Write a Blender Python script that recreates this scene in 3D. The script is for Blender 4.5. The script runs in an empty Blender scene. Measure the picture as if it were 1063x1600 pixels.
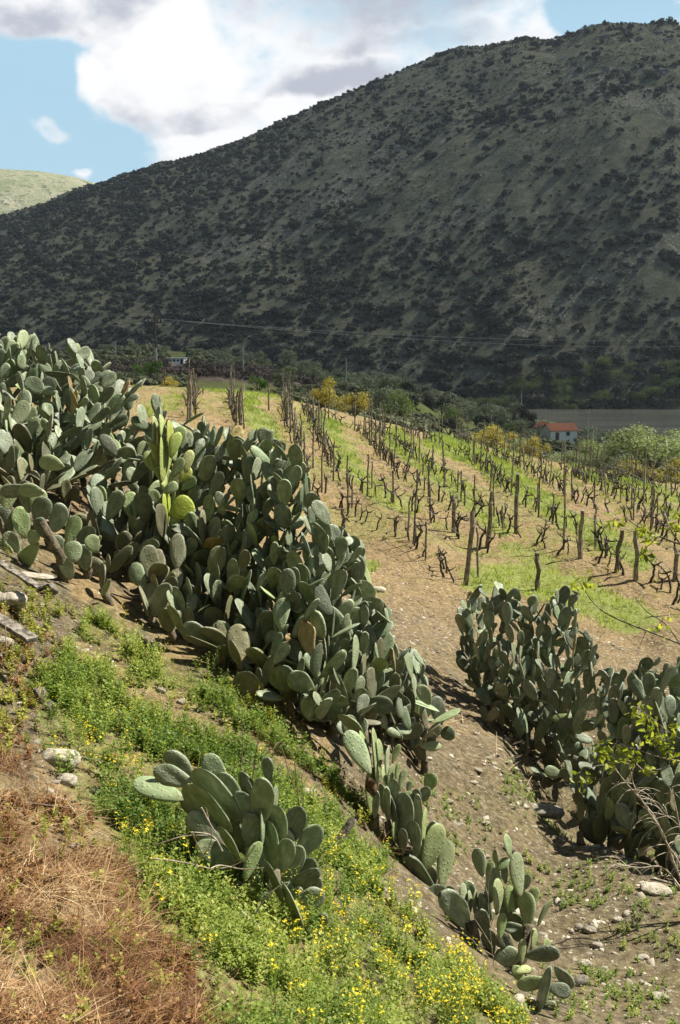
import bpy, bmesh, math, random
import numpy as np
from mathutils import Vector, Matrix

random.seed(7)
RNG = np.random.default_rng(11)
SC = bpy.context.scene
COL = SC.collection
F = 1700.0                      # focal length in pixels of the 1063x1600 photograph
TH = math.radians(8.95)         # camera pitch below the horizon
CT, ST = math.cos(TH), math.sin(TH)

# ------------------------------------------------------------------ camera
cd = bpy.data.cameras.new('camera')
cam = bpy.data.objects.new('camera', cd)
COL.objects.link(cam)
cam.location = (0, 0, 0)
cam.rotation_euler = (math.pi / 2 - TH, 0, 0)
cd.sensor_fit = 'VERTICAL'
cd.sensor_height = 36
cd.lens = F / 1600 * 36
cd.clip_start = 0.1
cd.clip_end = 12000
SC.camera = cam

# ------------------------------------------------------------------ light
SUN_EL, SUN_AZ = math.radians(52), math.radians(66)     # azimuth right of the view direction (+Y)
SUN = Vector((math.cos(SUN_EL) * math.sin(SUN_AZ), math.cos(SUN_EL) * math.cos(SUN_AZ), math.sin(SUN_EL)))
sl = bpy.data.lights.new('sun', 'SUN')
sl.energy = 5.0
sl.angle = math.radians(0.5)
sl.color = (1.0, 0.94, 0.82)
so = bpy.data.objects.new('sun', sl)
COL.objects.link(so)
so.rotation_euler = SUN.to_track_quat('Z', 'Y').to_euler()
SC.view_settings.view_transform = 'Standard'
SC.view_settings.look = 'None'
SC.view_settings.gamma = 1
SC.view_settings.exposure = 1.22
SC.cycles.max_bounces = 5
SC.cycles.diffuse_bounces = 3
SC.cycles.transparent_max_bounces = 4
SC.cycles.use_adaptive_sampling = True


def N(t, kind, **kw):
    n = t.nodes.new(kind)
    for k, v in kw.items():
        if k.startswith('i_'):
            n.inputs[k[2:].replace('_', ' ')].default_value = v
        else:
            setattr(n, k, v)
    return n


def mathn(t, op, a, b=None, clamp=False):
    n = t.nodes.new('ShaderNodeMath')
    n.operation = op
    n.use_clamp = clamp
    for i, s in enumerate((a, b)):
        if s is None:
            continue
        if isinstance(s, (int, float)):
            n.inputs[i].default_value = s
        else:
            t.links.new(s, n.inputs[i])
    return n.outputs[0]


def mixc(t, fac, a, b, mode='MIX'):
    n = t.nodes.new('ShaderNodeMix')
    n.data_type = 'RGBA'
    n.blend_type = mode
    n.clamp_factor = True
    for idx, s in ((0, fac), (6, a), (7, b)):
        if isinstance(s, (int, float)):
            n.inputs[idx].default_value = s
        elif isinstance(s, tuple):
            n.inputs[idx].default_value = s if len(s) == 4 else (*s, 1)
        else:
            t.links.new(s, n.inputs[idx])
    return n.outputs[2]


def maprange(t, v, a, b, c=0.0, d=1.0, smooth=True):
    n = t.nodes.new('ShaderNodeMapRange')
    n.interpolation_type = 'SMOOTHSTEP' if smooth else 'LINEAR'
    t.links.new(v, n.inputs[0])
    for i, x in enumerate((a, b, c, d)):
        n.inputs[1 + i].default_value = x
    return n.outputs[0]


def build_world():
    w = bpy.data.worlds.new('World')
    SC.world = w
    w.use_nodes = True
    t = w.node_tree
    t.nodes.clear()
    out = N(t, 'ShaderNodeOutputWorld')
    bg = N(t, 'ShaderNodeBackground')
    bg.inputs[1].default_value = 0.038
    t.links.new(bg.outputs[0], out.inputs[0])
    sky = N(t, 'ShaderNodeTexSky')
    sky.sky_type = 'NISHITA'
    sky.sun_disc = False
    sky.sun_elevation = SUN_EL
    sky.sun_rotation = SUN_AZ
    sky.dust_density = 0.6
    sky.ozone_density = 1.2
    tc = N(t, 'ShaderNodeTexCoord')
    sx = N(t, 'ShaderNodeSeparateXYZ')
    wn = N(t, 'ShaderNodeTexNoise')
    wn.inputs['Scale'].default_value = 11
    wn.inputs['Detail'].default_value = 5
    t.links.new(tc.outputs['Generated'], wn.inputs[0])
    w1 = N(t, 'ShaderNodeVectorMath', operation='SUBTRACT')
    w1.inputs[1].default_value = (.5, .5, .5)
    t.links.new(wn.outputs[1], w1.inputs[0])
    w2 = N(t, 'ShaderNodeVectorMath', operation='MULTIPLY')
    w2.inputs[1].default_value = (.11, .11, .07)
    t.links.new(w1.outputs[0], w2.inputs[0])
    w3 = N(t, 'ShaderNodeVectorMath', operation='ADD')
    t.links.new(tc.outputs['Generated'], w3.inputs[0])
    t.links.new(w2.outputs[0], w3.inputs[1])
    t.links.new(w3.outputs[0], sx.inputs[0])
    # edge noise, stretched sideways as clouds seen near the horizon are
    mp = N(t, 'ShaderNodeMapping')
    mp.inputs['Scale'].default_value = (1, 1, 1.5)
    t.links.new(tc.outputs['Generated'], mp.inputs[0])

    def noise(scale, detail, off=0.0, rough=.55):
        n = N(t, 'ShaderNodeTexNoise')
        n.inputs['Scale'].default_value = scale
        n.inputs['Detail'].default_value = detail
        n.inputs['Roughness'].default_value = rough
        m = N(t, 'ShaderNodeVectorMath', operation='ADD')
        m.inputs[1].default_value = (off, off * .7, off * 1.3)
        t.links.new(mp.outputs[0], m.inputs[0])
        t.links.new(m.outputs[0], n.inputs[0])
        return n.outputs[0]
    n1 = noise(9, 8, 0)
    n2 = noise(16, 9, 4.2, .6)
    n3 = noise(3.2, 7, 9.1)

    def blob(px, py, rx, ry):                    # soft ellipse round a fixed direction of the sky
        d = at(px, py, 1.0).normalized()
        a = mathn(t, 'MULTIPLY', mathn(t, 'SUBTRACT', sx.outputs[0], d.x), F / rx)
        b = mathn(t, 'MULTIPLY', mathn(t, 'SUBTRACT', sx.outputs[2], d.z), F / ry)
        r = mathn(t, 'SQRT', mathn(t, 'ADD', mathn(t, 'MULTIPLY', a, a), mathn(t, 'MULTIPLY', b, b)))
        front = mathn(t, 'GREATER_THAN', sx.outputs[1], 0.0)
        return mathn(t, 'MULTIPLY', mathn(t, 'SUBTRACT', 1.35, r, clamp=True), front)

    def many(lst):
        o = None
        for b in lst:
            v = blob(*b)
            o = v if o is None else mathn(t, 'MAXIMUM', o, v)
        return o
    holes = many([(20, 125, 125, 95), (110, 235, 260, 75), (205, 225, 60, 40), (972, 12, 60, 34), (-200, 250, 260, 160)])
    puffs = many([(128, 130, 52, 44), (185, 140, 70, 60), (235, 110, 90, 90), (300, 200, 60, 60), (62, 218, 62, 20), (135, 268, 40, 12), (330, 235, 85, 45), (60, 30, 100, 40)])
    # base cover: broken cloud elsewhere in the sky
    base = mathn(t, 'ADD', mathn(t, 'MULTIPLY', mathn(t, 'SUBTRACT', n3, 0.5), 5.0), -1.1)
    bank = mathn(t, 'MULTIPLY', mathn(t, 'MINIMUM', mathn(t, 'MULTIPLY', blob(700, 40, 900, 330), 2.2), 1.0), 1.1)
    dens = mathn(t, 'SUBTRACT', mathn(t, 'ADD', mathn(t, 'MULTIPLY', base, .5), bank), mathn(t, 'MULTIPLY', holes, 1.5))
    dens = mathn(t, 'ADD', dens, mathn(t, 'MULTIPLY', puffs, 1.5))
    dens = mathn(t, 'ADD', dens, mathn(t, 'MULTIPLY', mathn(t, 'SUBTRACT', n1, 0.5), 2.4))
    dens = mathn(t, 'ADD', dens, mathn(t, 'MULTIPLY', mathn(t, 'SUBTRACT', n2, 0.5), 1.5))
    cover = maprange(t, dens, -0.12, 0.75)
    grey = many([(640, 5, 330, 50), (560, 115, 190, 26), (320, 170, 130, 36), (700, 60, 180, 22), (30, 30, 130, 40), (290, 120, 40, 50), (1040, 30, 60, 30)])
    bright = many([(320, 95, 85, 55), (470, 170, 160, 30), (860, 30, 120, 40), (130, 125, 40, 30), (320, 225, 60, 20)])
    g = mathn(t, 'ADD', mathn(t, 'MULTIPLY', grey, .95), mathn(t, 'MULTIPLY', mathn(t, 'SUBTRACT', n1, .5), 3.6))
    g = mathn(t, 'ADD', g, mathn(t, 'MULTIPLY', mathn(t, 'SUBTRACT', n2, .5), 2.2))
    g = mathn(t, 'SUBTRACT', g, mathn(t, 'MULTIPLY', bright, .9))
    gf = maprange(t, g, -.1, 1.1)
    cc = mixc(t, gf, (12.4, 12.4, 12.5, 1), (6.3, 6.7, 7.7, 1))
    # clear air near the horizon is paler than the Nishita zenith
    skyb = mixc(t, 1.0, sky.outputs[0], (.72, .74, .70, 1), 'MULTIPLY')
    sz = N(t, 'ShaderNodeSeparateXYZ')
    t.links.new(tc.outputs['Generated'], sz.inputs[0])
    skyb = mixc(t, maprange(t, sz.outputs[2], .42, .24, 0, .85), skyb, (5.9, 9.1, 11.3, 1))
    c = mixc(t, cover, skyb, cc)
    t.links.new(c, bg.inputs[0])


def at(px, py, Y):
    u = (px - 531.5) / F
    v = (py - 800) / F
    y = CT - ST * v
    z = -ST - CT * v
    s = Y / y
    return Vector((u * s, Y, z * s))


def atn(px, py, Y):
    u = (np.asarray(px, float) - 531.5) / F
    v = (np.asarray(py, float) - 800) / F
    s = Y / (CT - ST * v)
    return u * s, (-ST - CT * v) * s


def proj(x, y, z):
    f = y * CT - z * ST
    up = y * ST + z * CT
    return 531.5 + F * x / f, 800 - F * up / f


build_world()

# ------------------------------------------------------------------ numpy helpers


def vnoise(x, y, seed=0):
    xi = np.floor(x).astype(np.int64)
    yi = np.floor(y).astype(np.int64)
    xf = x - xi
    yf = y - yi
    xf = xf * xf * (3 - 2 * xf)
    yf = yf * yf * (3 - 2 * yf)

    def h(a, b):
        n = (a * 374761393 + b * 668265263 + seed * 974711) & 0xffffffff
        n = ((n ^ (n >> 13)) * 1274126177) & 0xffffffff
        return ((n ^ (n >> 16)) & 0xffff) / 65535.0
    a, b, c, d = h(xi, yi), h(xi + 1, yi), h(xi, yi + 1), h(xi + 1, yi + 1)
    return (a * (1 - xf) + b * xf) * (1 - yf) + (c * (1 - xf) + d * xf) * yf - .5


def fbm(x, y, seed=0, oct=4):
    s, a = 0, 1
    for i in range(oct):
        s = s + a * vnoise(x * 2 ** i, y * 2 ** i, seed + i * 17)
        a *= .5
    return s


def sstep(a, b, x):
    t = np.clip((x - a) / (b - a), 0, 1)
    return t * t * (3 - 2 * t)


def inpoly(poly, x, y):
    x = np.asarray(x, float)
    y = np.asarray(y, float)
    r = np.zeros(x.shape, bool)
    n = len(poly)
    for i in range(n):
        x1, y1 = poly[i]
        x2, y2 = poly[(i + 1) % n]
        if y1 == y2:
            continue
        c = ((y1 > y) != (y2 > y)) & (x < (x2 - x1) * (y - y1) / (y2 - y1) + x1)
        r ^= c
    return r


def polydist(pl, x, y, ys=1.0):
    """distance of points to a polyline"""
    d = np.full(np.shape(x), 1e9)
    for (x1, y1), (x2, y2) in zip(pl[:-1], pl[1:]):
        vx, vy = x2 - x1, (y2 - y1) * ys
        L = vx * vx + vy * vy + 1e-9
        t = np.clip(((x - x1) * vx + (y - y1) * ys * vy) / L, 0, 1)
        dd = np.hypot(x - x1 - t * vx, (y - y1) * ys - t * vy)
        d = np.minimum(d, dd)
    return d


# ------------------------------------------------------------------ terrain
CP = [  # (px, py, depth) where the ground is seen or must lie
    (0, 1600, 3.8), (0, 1400, 4.9), (0, 1200, 6.5), (0, 1050, 8), (0, 900, 9.6), (0, 850, 10.3), (-250, 1200, 5.2), (-250, 800, 10),
    (-250, 1600, 2.9), (150, 960, 9.9), (150, 1200, 7.2), (150, 1450, 4.9), (330, 1060, 9.5), (330, 1250, 7.4), (330, 1500, 5.2),
    (330, 1600, 4.6), (500, 1180, 9.0), (480, 1400, 6.6), (500, 1600, 5.2), (600, 1400, 7.5), (560, 1250, 8.9), (700, 1500, 7.2),
    (700, 1600, 6.2), (620, 1190, 10.3), (650, 1300, 9.3), (700, 1250, 10.9), (850, 1275, 12.0), (1000, 1500, 8.6), (1063, 1385, 10.4),
    (1063, 1600, 7.5), (1300, 1600, 8.2), (1300, 1385, 11.2), (850, 1450, 9.1), (850, 1600, 6.9), (800, 1200, 12.4), (720, 1110, 13.8),
    (960, 1335, 11.2), (880, 1302, 13.1), (960, 1355, 12.4), (1063, 1405, 11.7), (1300, 1405, 12.5),
    (350, 950, 11.8), (200, 800, 13), (0, 700, 15.5), (-250, 680, 16), (480, 950, 17), (400, 760, 25), (0, 620, 40), (200, 640, 40),
    (-300, 610, 45), (590, 1000, 15.5), (640, 1080, 13.6),
    (700, 1000, 17.5), (780, 1060, 15.8), (900, 1150, 14.6), (1063, 1180, 14.2), (1300, 1180, 14.5), (735, 915, 23), (900, 965, 21.2),
    (1063, 960, 22), (1300, 960, 23), (1000, 1050, 18), (500, 850, 26), (620, 860, 25.2), (600, 790, 30), (765, 856, 27),
    (900, 860, 27), (1000, 900, 24.5), (550, 720, 39), (480, 650, 52), (420, 650, 45), (300, 610, 56), (360, 616, 62), (700, 760, 34.5),
    (800, 740, 42), (700, 700, 52), (620, 680, 56), (1000, 800, 35), (1063, 760, 45), (900, 745, 50), (1300, 800, 45),
    (447, 625, 60), (530, 655, 60), (640, 672, 66), (760, 700, 62), (860, 722, 62), (950, 738, 60), (1063, 768, 56),
    (0, 600, 85), (250, 592, 110), (250, 582, 200), (250, 569, 400), (0, 575, 300), (-300, 575, 300), (0, 566, 420), (400, 612, 100),
    (400, 598, 200), (450, 586, 350), (500, 628, 110), (550, 611, 250), (550, 598, 400), (620, 652, 110), (650, 628, 300),
    (650, 619, 420), (730, 672, 130), (740, 645, 300), (850, 728, 120), (850, 702, 220), (880, 689, 325), (1000, 752, 100), (1000, 706, 250),
    (1000, 694, 340), (1300, 740, 110), (1300, 700, 330), (740, 640, 370), (1000, 770, 75), (1300, 790, 75), (860, 745, 85),
]
cpx = np.array([(at(*c).x / c[2], math.log(c[2]), at(*c).z / c[2]) for c in CP] +
               [(a, math.log(Y), z / Y) for a, Y, z in
                [(-.35, 1.3, -1.45), (0, 1.3, -1.75), (.35, 1.3, -2.1), (-.35, .5, -1.5), (0, .5, -1.65), (.35, .5, -1.8)] +
                [(a, 480, -37) for a in (-.45, -.2, 0, .2, .45)] + [(a, 620, -40) for a in (-.45, -.2, 0, .2, .45)]])
SA = 2.2


def tps_fit(P, z, lam=1e-4):
    n = len(P)
    d = np.hypot(P[:, None, 0] - P[None, :, 0], P[:, None, 1] - P[None, :, 1])
    K = np.where(d > 0, d * d * np.log(d + 1e-12), 0) + lam * np.eye(n)
    Q = np.c_[np.ones(n), P]
    A = np.block([[K, Q], [Q.T, np.zeros((3, 3))]])
    return np.linalg.solve(A, np.r_[z, 0, 0, 0])


PP = np.c_[cpx[:, 0] * SA, cpx[:, 1]]
TW = tps_fit(PP, cpx[:, 2])


def tps(a, l):
    a = np.clip(a, -.5, .5) * SA
    out = TW[-3] + TW[-2] * a + TW[-1] * l
    for (p, q), w in zip(PP, TW[:-3]):
        d2 = (a - p) ** 2 + (l - q) ** 2
        out = out + w * .5 * d2 * np.log(d2 + 1e-12)
    return out


RIDGE = [(-2500, 480), (-900, 440), (-400, 420), (-150, 375), (0, 345), (60, 322), (100, 306), (150, 287), (250, 258), (330, 236), (400, 211),
         (500, 165), (600, 123), (650, 102), (700, 82), (760, 72), (800, 61), (850, 66), (880, 56), (920, 43), (945, 40), (1000, 42),
         (1032, 43), (1040, 56), (1063, 74), (1150, 105), (1300, 160), (1600, 260), (2500, 430)]
RX = np.array([r[0] for r in RIDGE], float)
RY = np.array([r[1] for r in RIDGE], float)


def mountain(a, Y):
    px = 531.5 + F * a
    R0 = np.interp(px, [0, 500, 800, 1063, 1500], [610, 575, 536, 528, 520])
    R1 = np.interp(px, [-400, 0, 500, 940, 1500], [1500, 1300, 1150, 960, 900])
    ry = np.interp(px, RX, RY)
    v = (ry - 800) / F
    z1 = R1 * (-ST - CT * v) / (CT - ST * v)
    s = (Y - R0) / (R1 - R0)
    sc = np.clip(s, 0, 1)
    prof = 0.30 * sc + 0.70 * (1 - (1 - sc) ** 1.5)
    z = -36 + (z1 + 36) * prof
    z = z - np.clip(s - 1, 0, 5) * (z1 + 36) * 1.1
    x = a * Y
    gul = fbm(x / 130 + Y / 500, Y / 300, 5, 4)
    z = z + gul * 26 * np.clip(sc * 3, 0, 1) * (1 - .85 * sc ** 3) + fbm(x / 22, Y / 22, 9, 3) * 3.2 * np.clip(sc * 6, 0, 1)
    # bare crag near the summit
    crag = sstep(820, 900, px) * sstep(1.02, .86, s) * sstep(.6, .8, s)
    z = z + crag * (np.abs(vnoise(x / 18, Y / 30, 3)) + np.abs(vnoise(x / 7, Y / 9, 4)) * .5) * 12
    return z, s


def near_noise(x, y):
    k = np.clip((y - 1) / 3, 0, 1)
    n = fbm(x * .9, y * .9, 31, 3) * .10 + fbm(x * 4.5, y * 4.5, 37, 3) * .030
    n = n + fbm(x / 14, y / 14, 41, 3) * np.clip((y - 80) / 60, 0, 1) * 2.2
    return n * k * np.clip(y / 9, .5, 1.6)


def H(x, y):
    x = np.asarray(x, float)
    y = np.asarray(y, float)
    Y = np.maximum(y, .5)
    a = x / Y
    zn = tps(a, np.log(np.clip(Y, .5, 640))) * np.minimum(Y, 640)
    zn = zn + near_noise(x, Y)
    # ditch below the far lip, where the second hedge roots
    zm, s = mountain(a, Y)
    k = sstep(500, 530, Y)
    return zn * (1 - k) + np.maximum(zm, -38) * k


def Hs(x, y):
    return float(H(np.array([x]), np.array([y]))[0])


YS = np.exp(np.linspace(math.log(2.2), math.log(480), 1500))


def hit(px, py):
    """world point where the line of sight through a photo point meets the ground"""
    x, z = atn(px, py, YS)
    h = H(x, YS)
    i = int(np.argmax(z < h))
    if i == 0:
        return None
    return Vector((x[i], YS[i], h[i]))


def on_ground(px, Y, dz=0.0):
    """point on the ground in the vertical plane of the photo column px at depth Y"""
    x = (px - 531.5) / F * Y * 1.0
    for _ in range(3):
        z = Hs(x, Y)
        x = (px - 531.5) / F * (Y * CT - z * ST)
    return Vector((x, Y, Hs(x, Y) + dz))


# ------------------------------------------------------------------ objects helpers
def tag(o, label=None, cat=None, group=None, kind=None):
    if label: o['label'] = label
    if cat: o['category'] = cat
    if group: o['group'] = group
    if kind: o['kind'] = kind
    return o


def empty(name, loc, rz=0.0):
    o = bpy.data.objects.new(name, None)
    COL.objects.link(o)
    o.location = loc
    o.rotation_euler = (0, 0, rz)
    return o


def mesh_np(name, V, faces, mat, smooth=False, tint=None, attrs=None):
    """faces: list of int arrays, each (k, n)"""
    me = bpy.data.meshes.new(name)
    V = np.ascontiguousarray(V, dtype=np.float32)
    me.vertices.add(len(V))
    me.vertices.foreach_set('co', V.ravel())
    faces = [f for f in faces if len(f)]
    nl = sum(f.size for f in faces)
    nf = sum(len(f) for f in faces)
    me.loops.add(nl)
    me.polygons.add(nf)
    me.loops.foreach_set('vertex_index', np.concatenate([f.ravel() for f in faces]).astype(np.int32))
    tot = np.concatenate([np.full(len(f), f.shape[1]) for f in faces]).astype(np.int32)
    st = np.concatenate([[0], np.cumsum(tot)[:-1]]).astype(np.int32)
    me.polygons.foreach_set('loop_start', st)
    if smooth:
        me.polygons.foreach_set('use_smooth', np.ones(nf, bool))
    me.update(calc_edges=True)
    if tint is not None:
        at_ = me.attributes.new('tint', 'FLOAT', 'POINT')
        at_.data.foreach_set('value', np.asarray(tint, np.float32))
    for k, v in (attrs or {}).items():
        a_ = me.attributes.new(k, 'FLOAT', 'POINT')
        a_.data.foreach_set('value', np.asarray(v, np.float32))
    if mat:
        me.materials.append(mat)
    return me


def obj(name, me, parent=None, loc=None):
    o = bpy.data.objects.new(name, me)
    COL.objects.link(o)
    if parent: o.parent = parent
    if loc is not None: o.location = loc
    return o


class MB:
    """collects tubes / boxes / quads as plain lists"""
    def __init__(s):
        s.v, s.f = [], []

    def tube(s, pts, rad, n=6, cap=True):
        pts = [Vector(p) for p in pts]
        if isinstance(rad, (int, float)): rad = [rad] * len(pts)
        b = len(s.v)
        up = Vector((0.13, 0.31, 1)).normalized()
        for i, p in enumerate(pts):
            d = (pts[min(i + 1, len(pts) - 1)] - pts[max(i - 1, 0)])
            d = d.normalized() if d.length > 0 else Vector((0, 0, 1))
            if abs(d.dot(up)) > .95:
                a = d.cross(Vector((1, 0, 0))).normalized()
            else:
                a = d.cross(up).normalized()
            c = d.cross(a)
            for k in range(n):
                t = 2 * math.pi * k / n
                s.v.append(p + (a * math.cos(t) + c * math.sin(t)) * rad[i])
        for i in range(len(pts) - 1):
            for k in range(n):
                k2 = (k + 1) % n
                s.f.append((b + i * n + k, b + i * n + k2, b + (i + 1) * n + k2, b + (i + 1) * n + k))
        if cap:
            s.f.append(tuple(b + k for k in range(n))[::-1])
            s.f.append(tuple(b + (len(pts) - 1) * n + k for k in range(n)))
        return s

    def box(s, c, size, M=None):
        b = len(s.v)
        c = Vector(c)
        for dx in (-.5, .5):
            for dy in (-.5, .5):
                for dz in (-.5, .5):
                    p = c + Vector((dx * size[0], dy * size[1], dz * size[2]))
                    s.v.append(M @ p if M else p)
        for f in ((0, 1, 3, 2), (4, 6, 7, 5), (0, 4, 5, 1), (2, 3, 7, 6), (0, 2, 6, 4), (1, 5, 7, 3)):
            s.f.append(tuple(b + i for i in f))
        return s

    def poly(s, pts):
        b = len(s.v)
        s.v += [Vector(p) for p in pts]
        s.f.append(tuple(range(b, b + len(pts))))
        return s

    def mesh(s, name, mat, smooth=False):
        me = bpy.data.meshes.new(name)
        me.from_pydata([tuple(v) for v in s.v], [], s.f)
        me.materials.append(mat)
        if smooth:
            me.polygons.foreach_set('use_smooth', [True] * len(me.polygons))
        me.update()
        return me

    def build(s, name, mat, parent=None, loc=None, smooth=False):
        return obj(name, s.mesh(name, mat, smooth), parent, loc)


def mat_base(name, rough=.85, spec=.3):
    m = bpy.data.materials.new(name)
    m.use_nodes = True
    t = m.node_tree
    b = t.nodes['Principled BSDF']
    b.inputs['Roughness'].default_value = rough
    b.inputs['Specular IOR Level'].default_value = spec
    return m, t, b


def noise_tex(t, scale, detail=4, rough=.55, coord='Object', vec=None, dist=0.0):
    n = N(t, 'ShaderNodeTexNoise')
    n.inputs['Scale'].default_value = scale
    n.inputs['Detail'].default_value = detail
    n.inputs['Roughness'].default_value = rough
    n.inputs['Distortion'].default_value = dist
    if vec is None:
        tc = N(t, 'ShaderNodeTexCoord')
        vec = tc.outputs[coord]
    t.links.new(vec, n.inputs[0])
    return n.outputs[0]


def add_bump(t, b, h, dist=.01, strength=.6):
    n = N(t, 'ShaderNodeBump')
    n.inputs['Distance'].default_value = dist
    n.inputs['Strength'].default_value = strength
    t.links.new(h, n.inputs['Height'])
    t.links.new(n.outputs[0], b.inputs['Normal'])


def ramp(t, fac, stops):
    n = N(t, 'ShaderNodeValToRGB')
    e = n.color_ramp.elements
    while len(e) < len(stops): e.new(.5)
    for el, (p, c) in zip(e, stops):
        el.position = p
        el.color = (*c, 1)
    t.links.new(fac, n.inputs[0])
    return n.outputs[0]


def simple_mat(name, c1, c2, scale=8, rough=.85, bump=.004, spec=.3, detail=5, obj_rand=0.0, bscale=None):
    m, t, b = mat_base(name, rough, spec)
    n = noise_tex(t, scale, detail)
    f = maprange(t, n, .32, .68)
    c = mixc(t, f, c1, c2)
    if obj_rand:
        oi = N(t, 'ShaderNodeObjectInfo')
        k = maprange(t, oi.outputs['Random'], 0, 1, 1 - obj_rand, 1 + obj_rand, False)
        hsv = N(t, 'ShaderNodeHueSaturation')
        t.links.new(k, hsv.inputs['Value'])
        t.links.new(c, hsv.inputs['Color'])
        c = hsv.outputs[0]
    t.links.new(c, b.inputs['Base Color'])
    if bump:
        add_bump(t, b, noise_tex(t, bscale or scale * 3, 6), bump, .8)
    return m


def leaf_mat(name, stops, trans=.35, rough=.6, attr='tint', obj_rand=0.0):
    """foliage: colour by a per-leaf random attribute, some light let through"""
    m, t, b = mat_base(name, rough, .25)
    a = N(t, 'ShaderNodeAttribute')
    a.attribute_name = attr
    f = a.outputs['Fac']
    if obj_rand:
        oi = N(t, 'ShaderNodeObjectInfo')
        f = mathn(t, 'ADD', f, mathn(t, 'MULTIPLY', mathn(t, 'SUBTRACT', oi.outputs['Random'], .5), obj_rand))
    c = ramp(t, f, stops)
    t.links.new(c, b.inputs['Base Color'])
    tr = N(t, 'ShaderNodeBsdfTranslucent')
    c2 = mixc(t, 1.0, c, (1.25, 1.3, .7, 1), 'MULTIPLY')
    t.links.new(c2, tr.inputs[0])
    mx = N(t, 'ShaderNodeMixShader')
    mx.inputs[0].default_value = trans
    t.links.new(b.outputs[0], mx.inputs[1])
    t.links.new(tr.outputs[0], mx.inputs[2])
    t.links.new(mx.outputs[0], t.nodes['Material Output'].inputs[0])
    return m

# ------------------------------------------------------------------ vine rows, traced on the photo, laid on the ground
ROWS = [
    ('first', [(721, 911), (685, 886), (661, 862), (637, 845), (598, 830), (567, 815), (546, 801), (522, 789), (498, 771), (480, 746), (470, 712), (456, 676), (448, 648), (447, 628)]),
    ('second', [(757, 866), (735, 848), (709, 833), (691, 826), (661, 811), (637, 797), (610, 787), (580, 774), (558, 765), (540, 750), (522, 738), (512, 715), (501, 690), (488, 664), (478, 645)]),
    ('third', [(745, 812), (713, 803), (691, 786), (670, 771), (649, 759), (631, 751), (613, 735), (601, 717), (589, 703), (576, 686), (555, 673), (531, 663), (498, 652)]),
    ('fourth', [(1075, 955), (1052, 940), (1028, 918), (997, 908), (980, 902), (963, 895), (932, 883), (905, 874), (878, 862), (857, 854), (820, 841), (797, 832), (770, 808), (744, 788), (720, 770), (690, 748), (665, 728), (640, 714), (620, 697), (600, 682), (583, 670)]),
    ('fifth', [(953, 872), (922, 847), (891, 833), (864, 818), (837, 800), (816, 786), (795, 772), (782, 760), (755, 737), (735, 722), (712, 710), (690, 700), (660, 686), (630, 675)]),
    ('sixth', [(1075, 866), (1041, 850), (1007, 825), (980, 812), (946, 801), (912, 790), (884, 774), (860, 760), (837, 746), (813, 733), (785, 719), (760, 707), (735, 697), (708, 688), (680, 680)]),
    ('seventh', [(1075, 832), (1040, 816), (1007, 803), (980, 787), (953, 774), (925, 760), (891, 741), (860, 729), (830, 718), (800, 708), (765, 698)]),
    ('eighth', [(1085, 806), (1050, 797), (1018, 786), (983, 772), (955, 757), (936, 744), (905, 732), (875, 724)]),
    ('ninth', [(1085, 786), (1050, 776), (1028, 765), (994, 753), (965, 745), (940, 738)]),
    ('left', [(301, 655), (300, 640), (298, 625), (297, 612)]),
    ('middle', [(374, 672), (370, 655), (366, 640), (360, 622)]),
]


def trace(pts):
    out = []
    for p in pts:
        h = hit(*p)
        if h is not None: out.append(h)
    # drop jumps over hidden ground
    keep = [out[0]]
    for p in out[1:]:
        if (p - keep[-1]).length < 14: keep.append(p)
    return keep


ROWW = [(n, trace(p)) for n, p in ROWS]


def resample(pl, step):
    res, acc = [], 0.0
    for a, b in zip(pl[:-1], pl[1:]):
        L = (b - a).length
        while acc <= L:
            res.append((a.lerp(b, acc / L), (b - a).normalized()))
            acc += step
        acc -= L
    return res


GREEN = [  # grass strips: polyline, half width in photo px at that distance, strength
    ([(498, 660), (520, 674), (540, 710), (556, 738), (590, 772), (640, 796)], 11, .8), ([(385, 636), (405, 660), (430, 690)], 13, .9),
    ([(613, 684), (640, 706), (661, 724), (691, 749), (721, 768), (751, 800), (790, 826)], 12, .85),
    ([(690, 690), (744, 716), (802, 754), (864, 798), (922, 834), (960, 852), (1000, 876)], 14, 1),
    ([(780, 707), (860, 740), (905, 765), (935, 780), (980, 800)], 6, .4), ([(900, 735), (960, 762), (1030, 795), (1063, 808)], 7, .7),
    ([(960, 748), (1000, 760), (1063, 782)], 7, .8), ([(760, 905), (830, 905), (900, 930), (950, 955), (990, 966)], 22, 1),
    ([(800, 858), (860, 885)], 12, .8), ([(550, 882), (580, 886)], 9, .9), ([(585, 922), (600, 925)], 6, .5), ([(680, 820), (735, 850)], 7, .5),
    ([(310, 600), (430, 614)], 8, .7), ([(640, 640), (690, 650)], 9, 1), ([(690, 660), (740, 672)], 7, 1), ([(820, 830), (900, 860)], 5, .4),
    ([(230, 640), (270, 625)], 10, .6), ([(480, 655), (470, 690)], 7, .5),
]
Z_STRAW = [(-400, 1100), (0, 1150), (70, 1240), (150, 1290), (200, 1370), (215, 1440), (300, 1520), (345, 1600), (345, 1900), (-400, 1900)]
Z_BANK = [(-400, 700), (-20, 820), (60, 900), (150, 960), (120, 1010), (70, 1080), (60, 1230), (0, 1190), (-400, 1100)]
Z_WEED = [(140, 965), (200, 990), (270, 1030), (350, 1065), (440, 1130), (500, 1190), (575, 1260), (600, 1330), (600, 1400), (680, 1480),
          (760, 1540), (830, 1600), (900, 1900), (345, 1900), (345, 1600), (290, 1500), (225, 1440), (200, 1370), (160, 1290), (90, 1230), (60, 1080), (100, 1010)]
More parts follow.
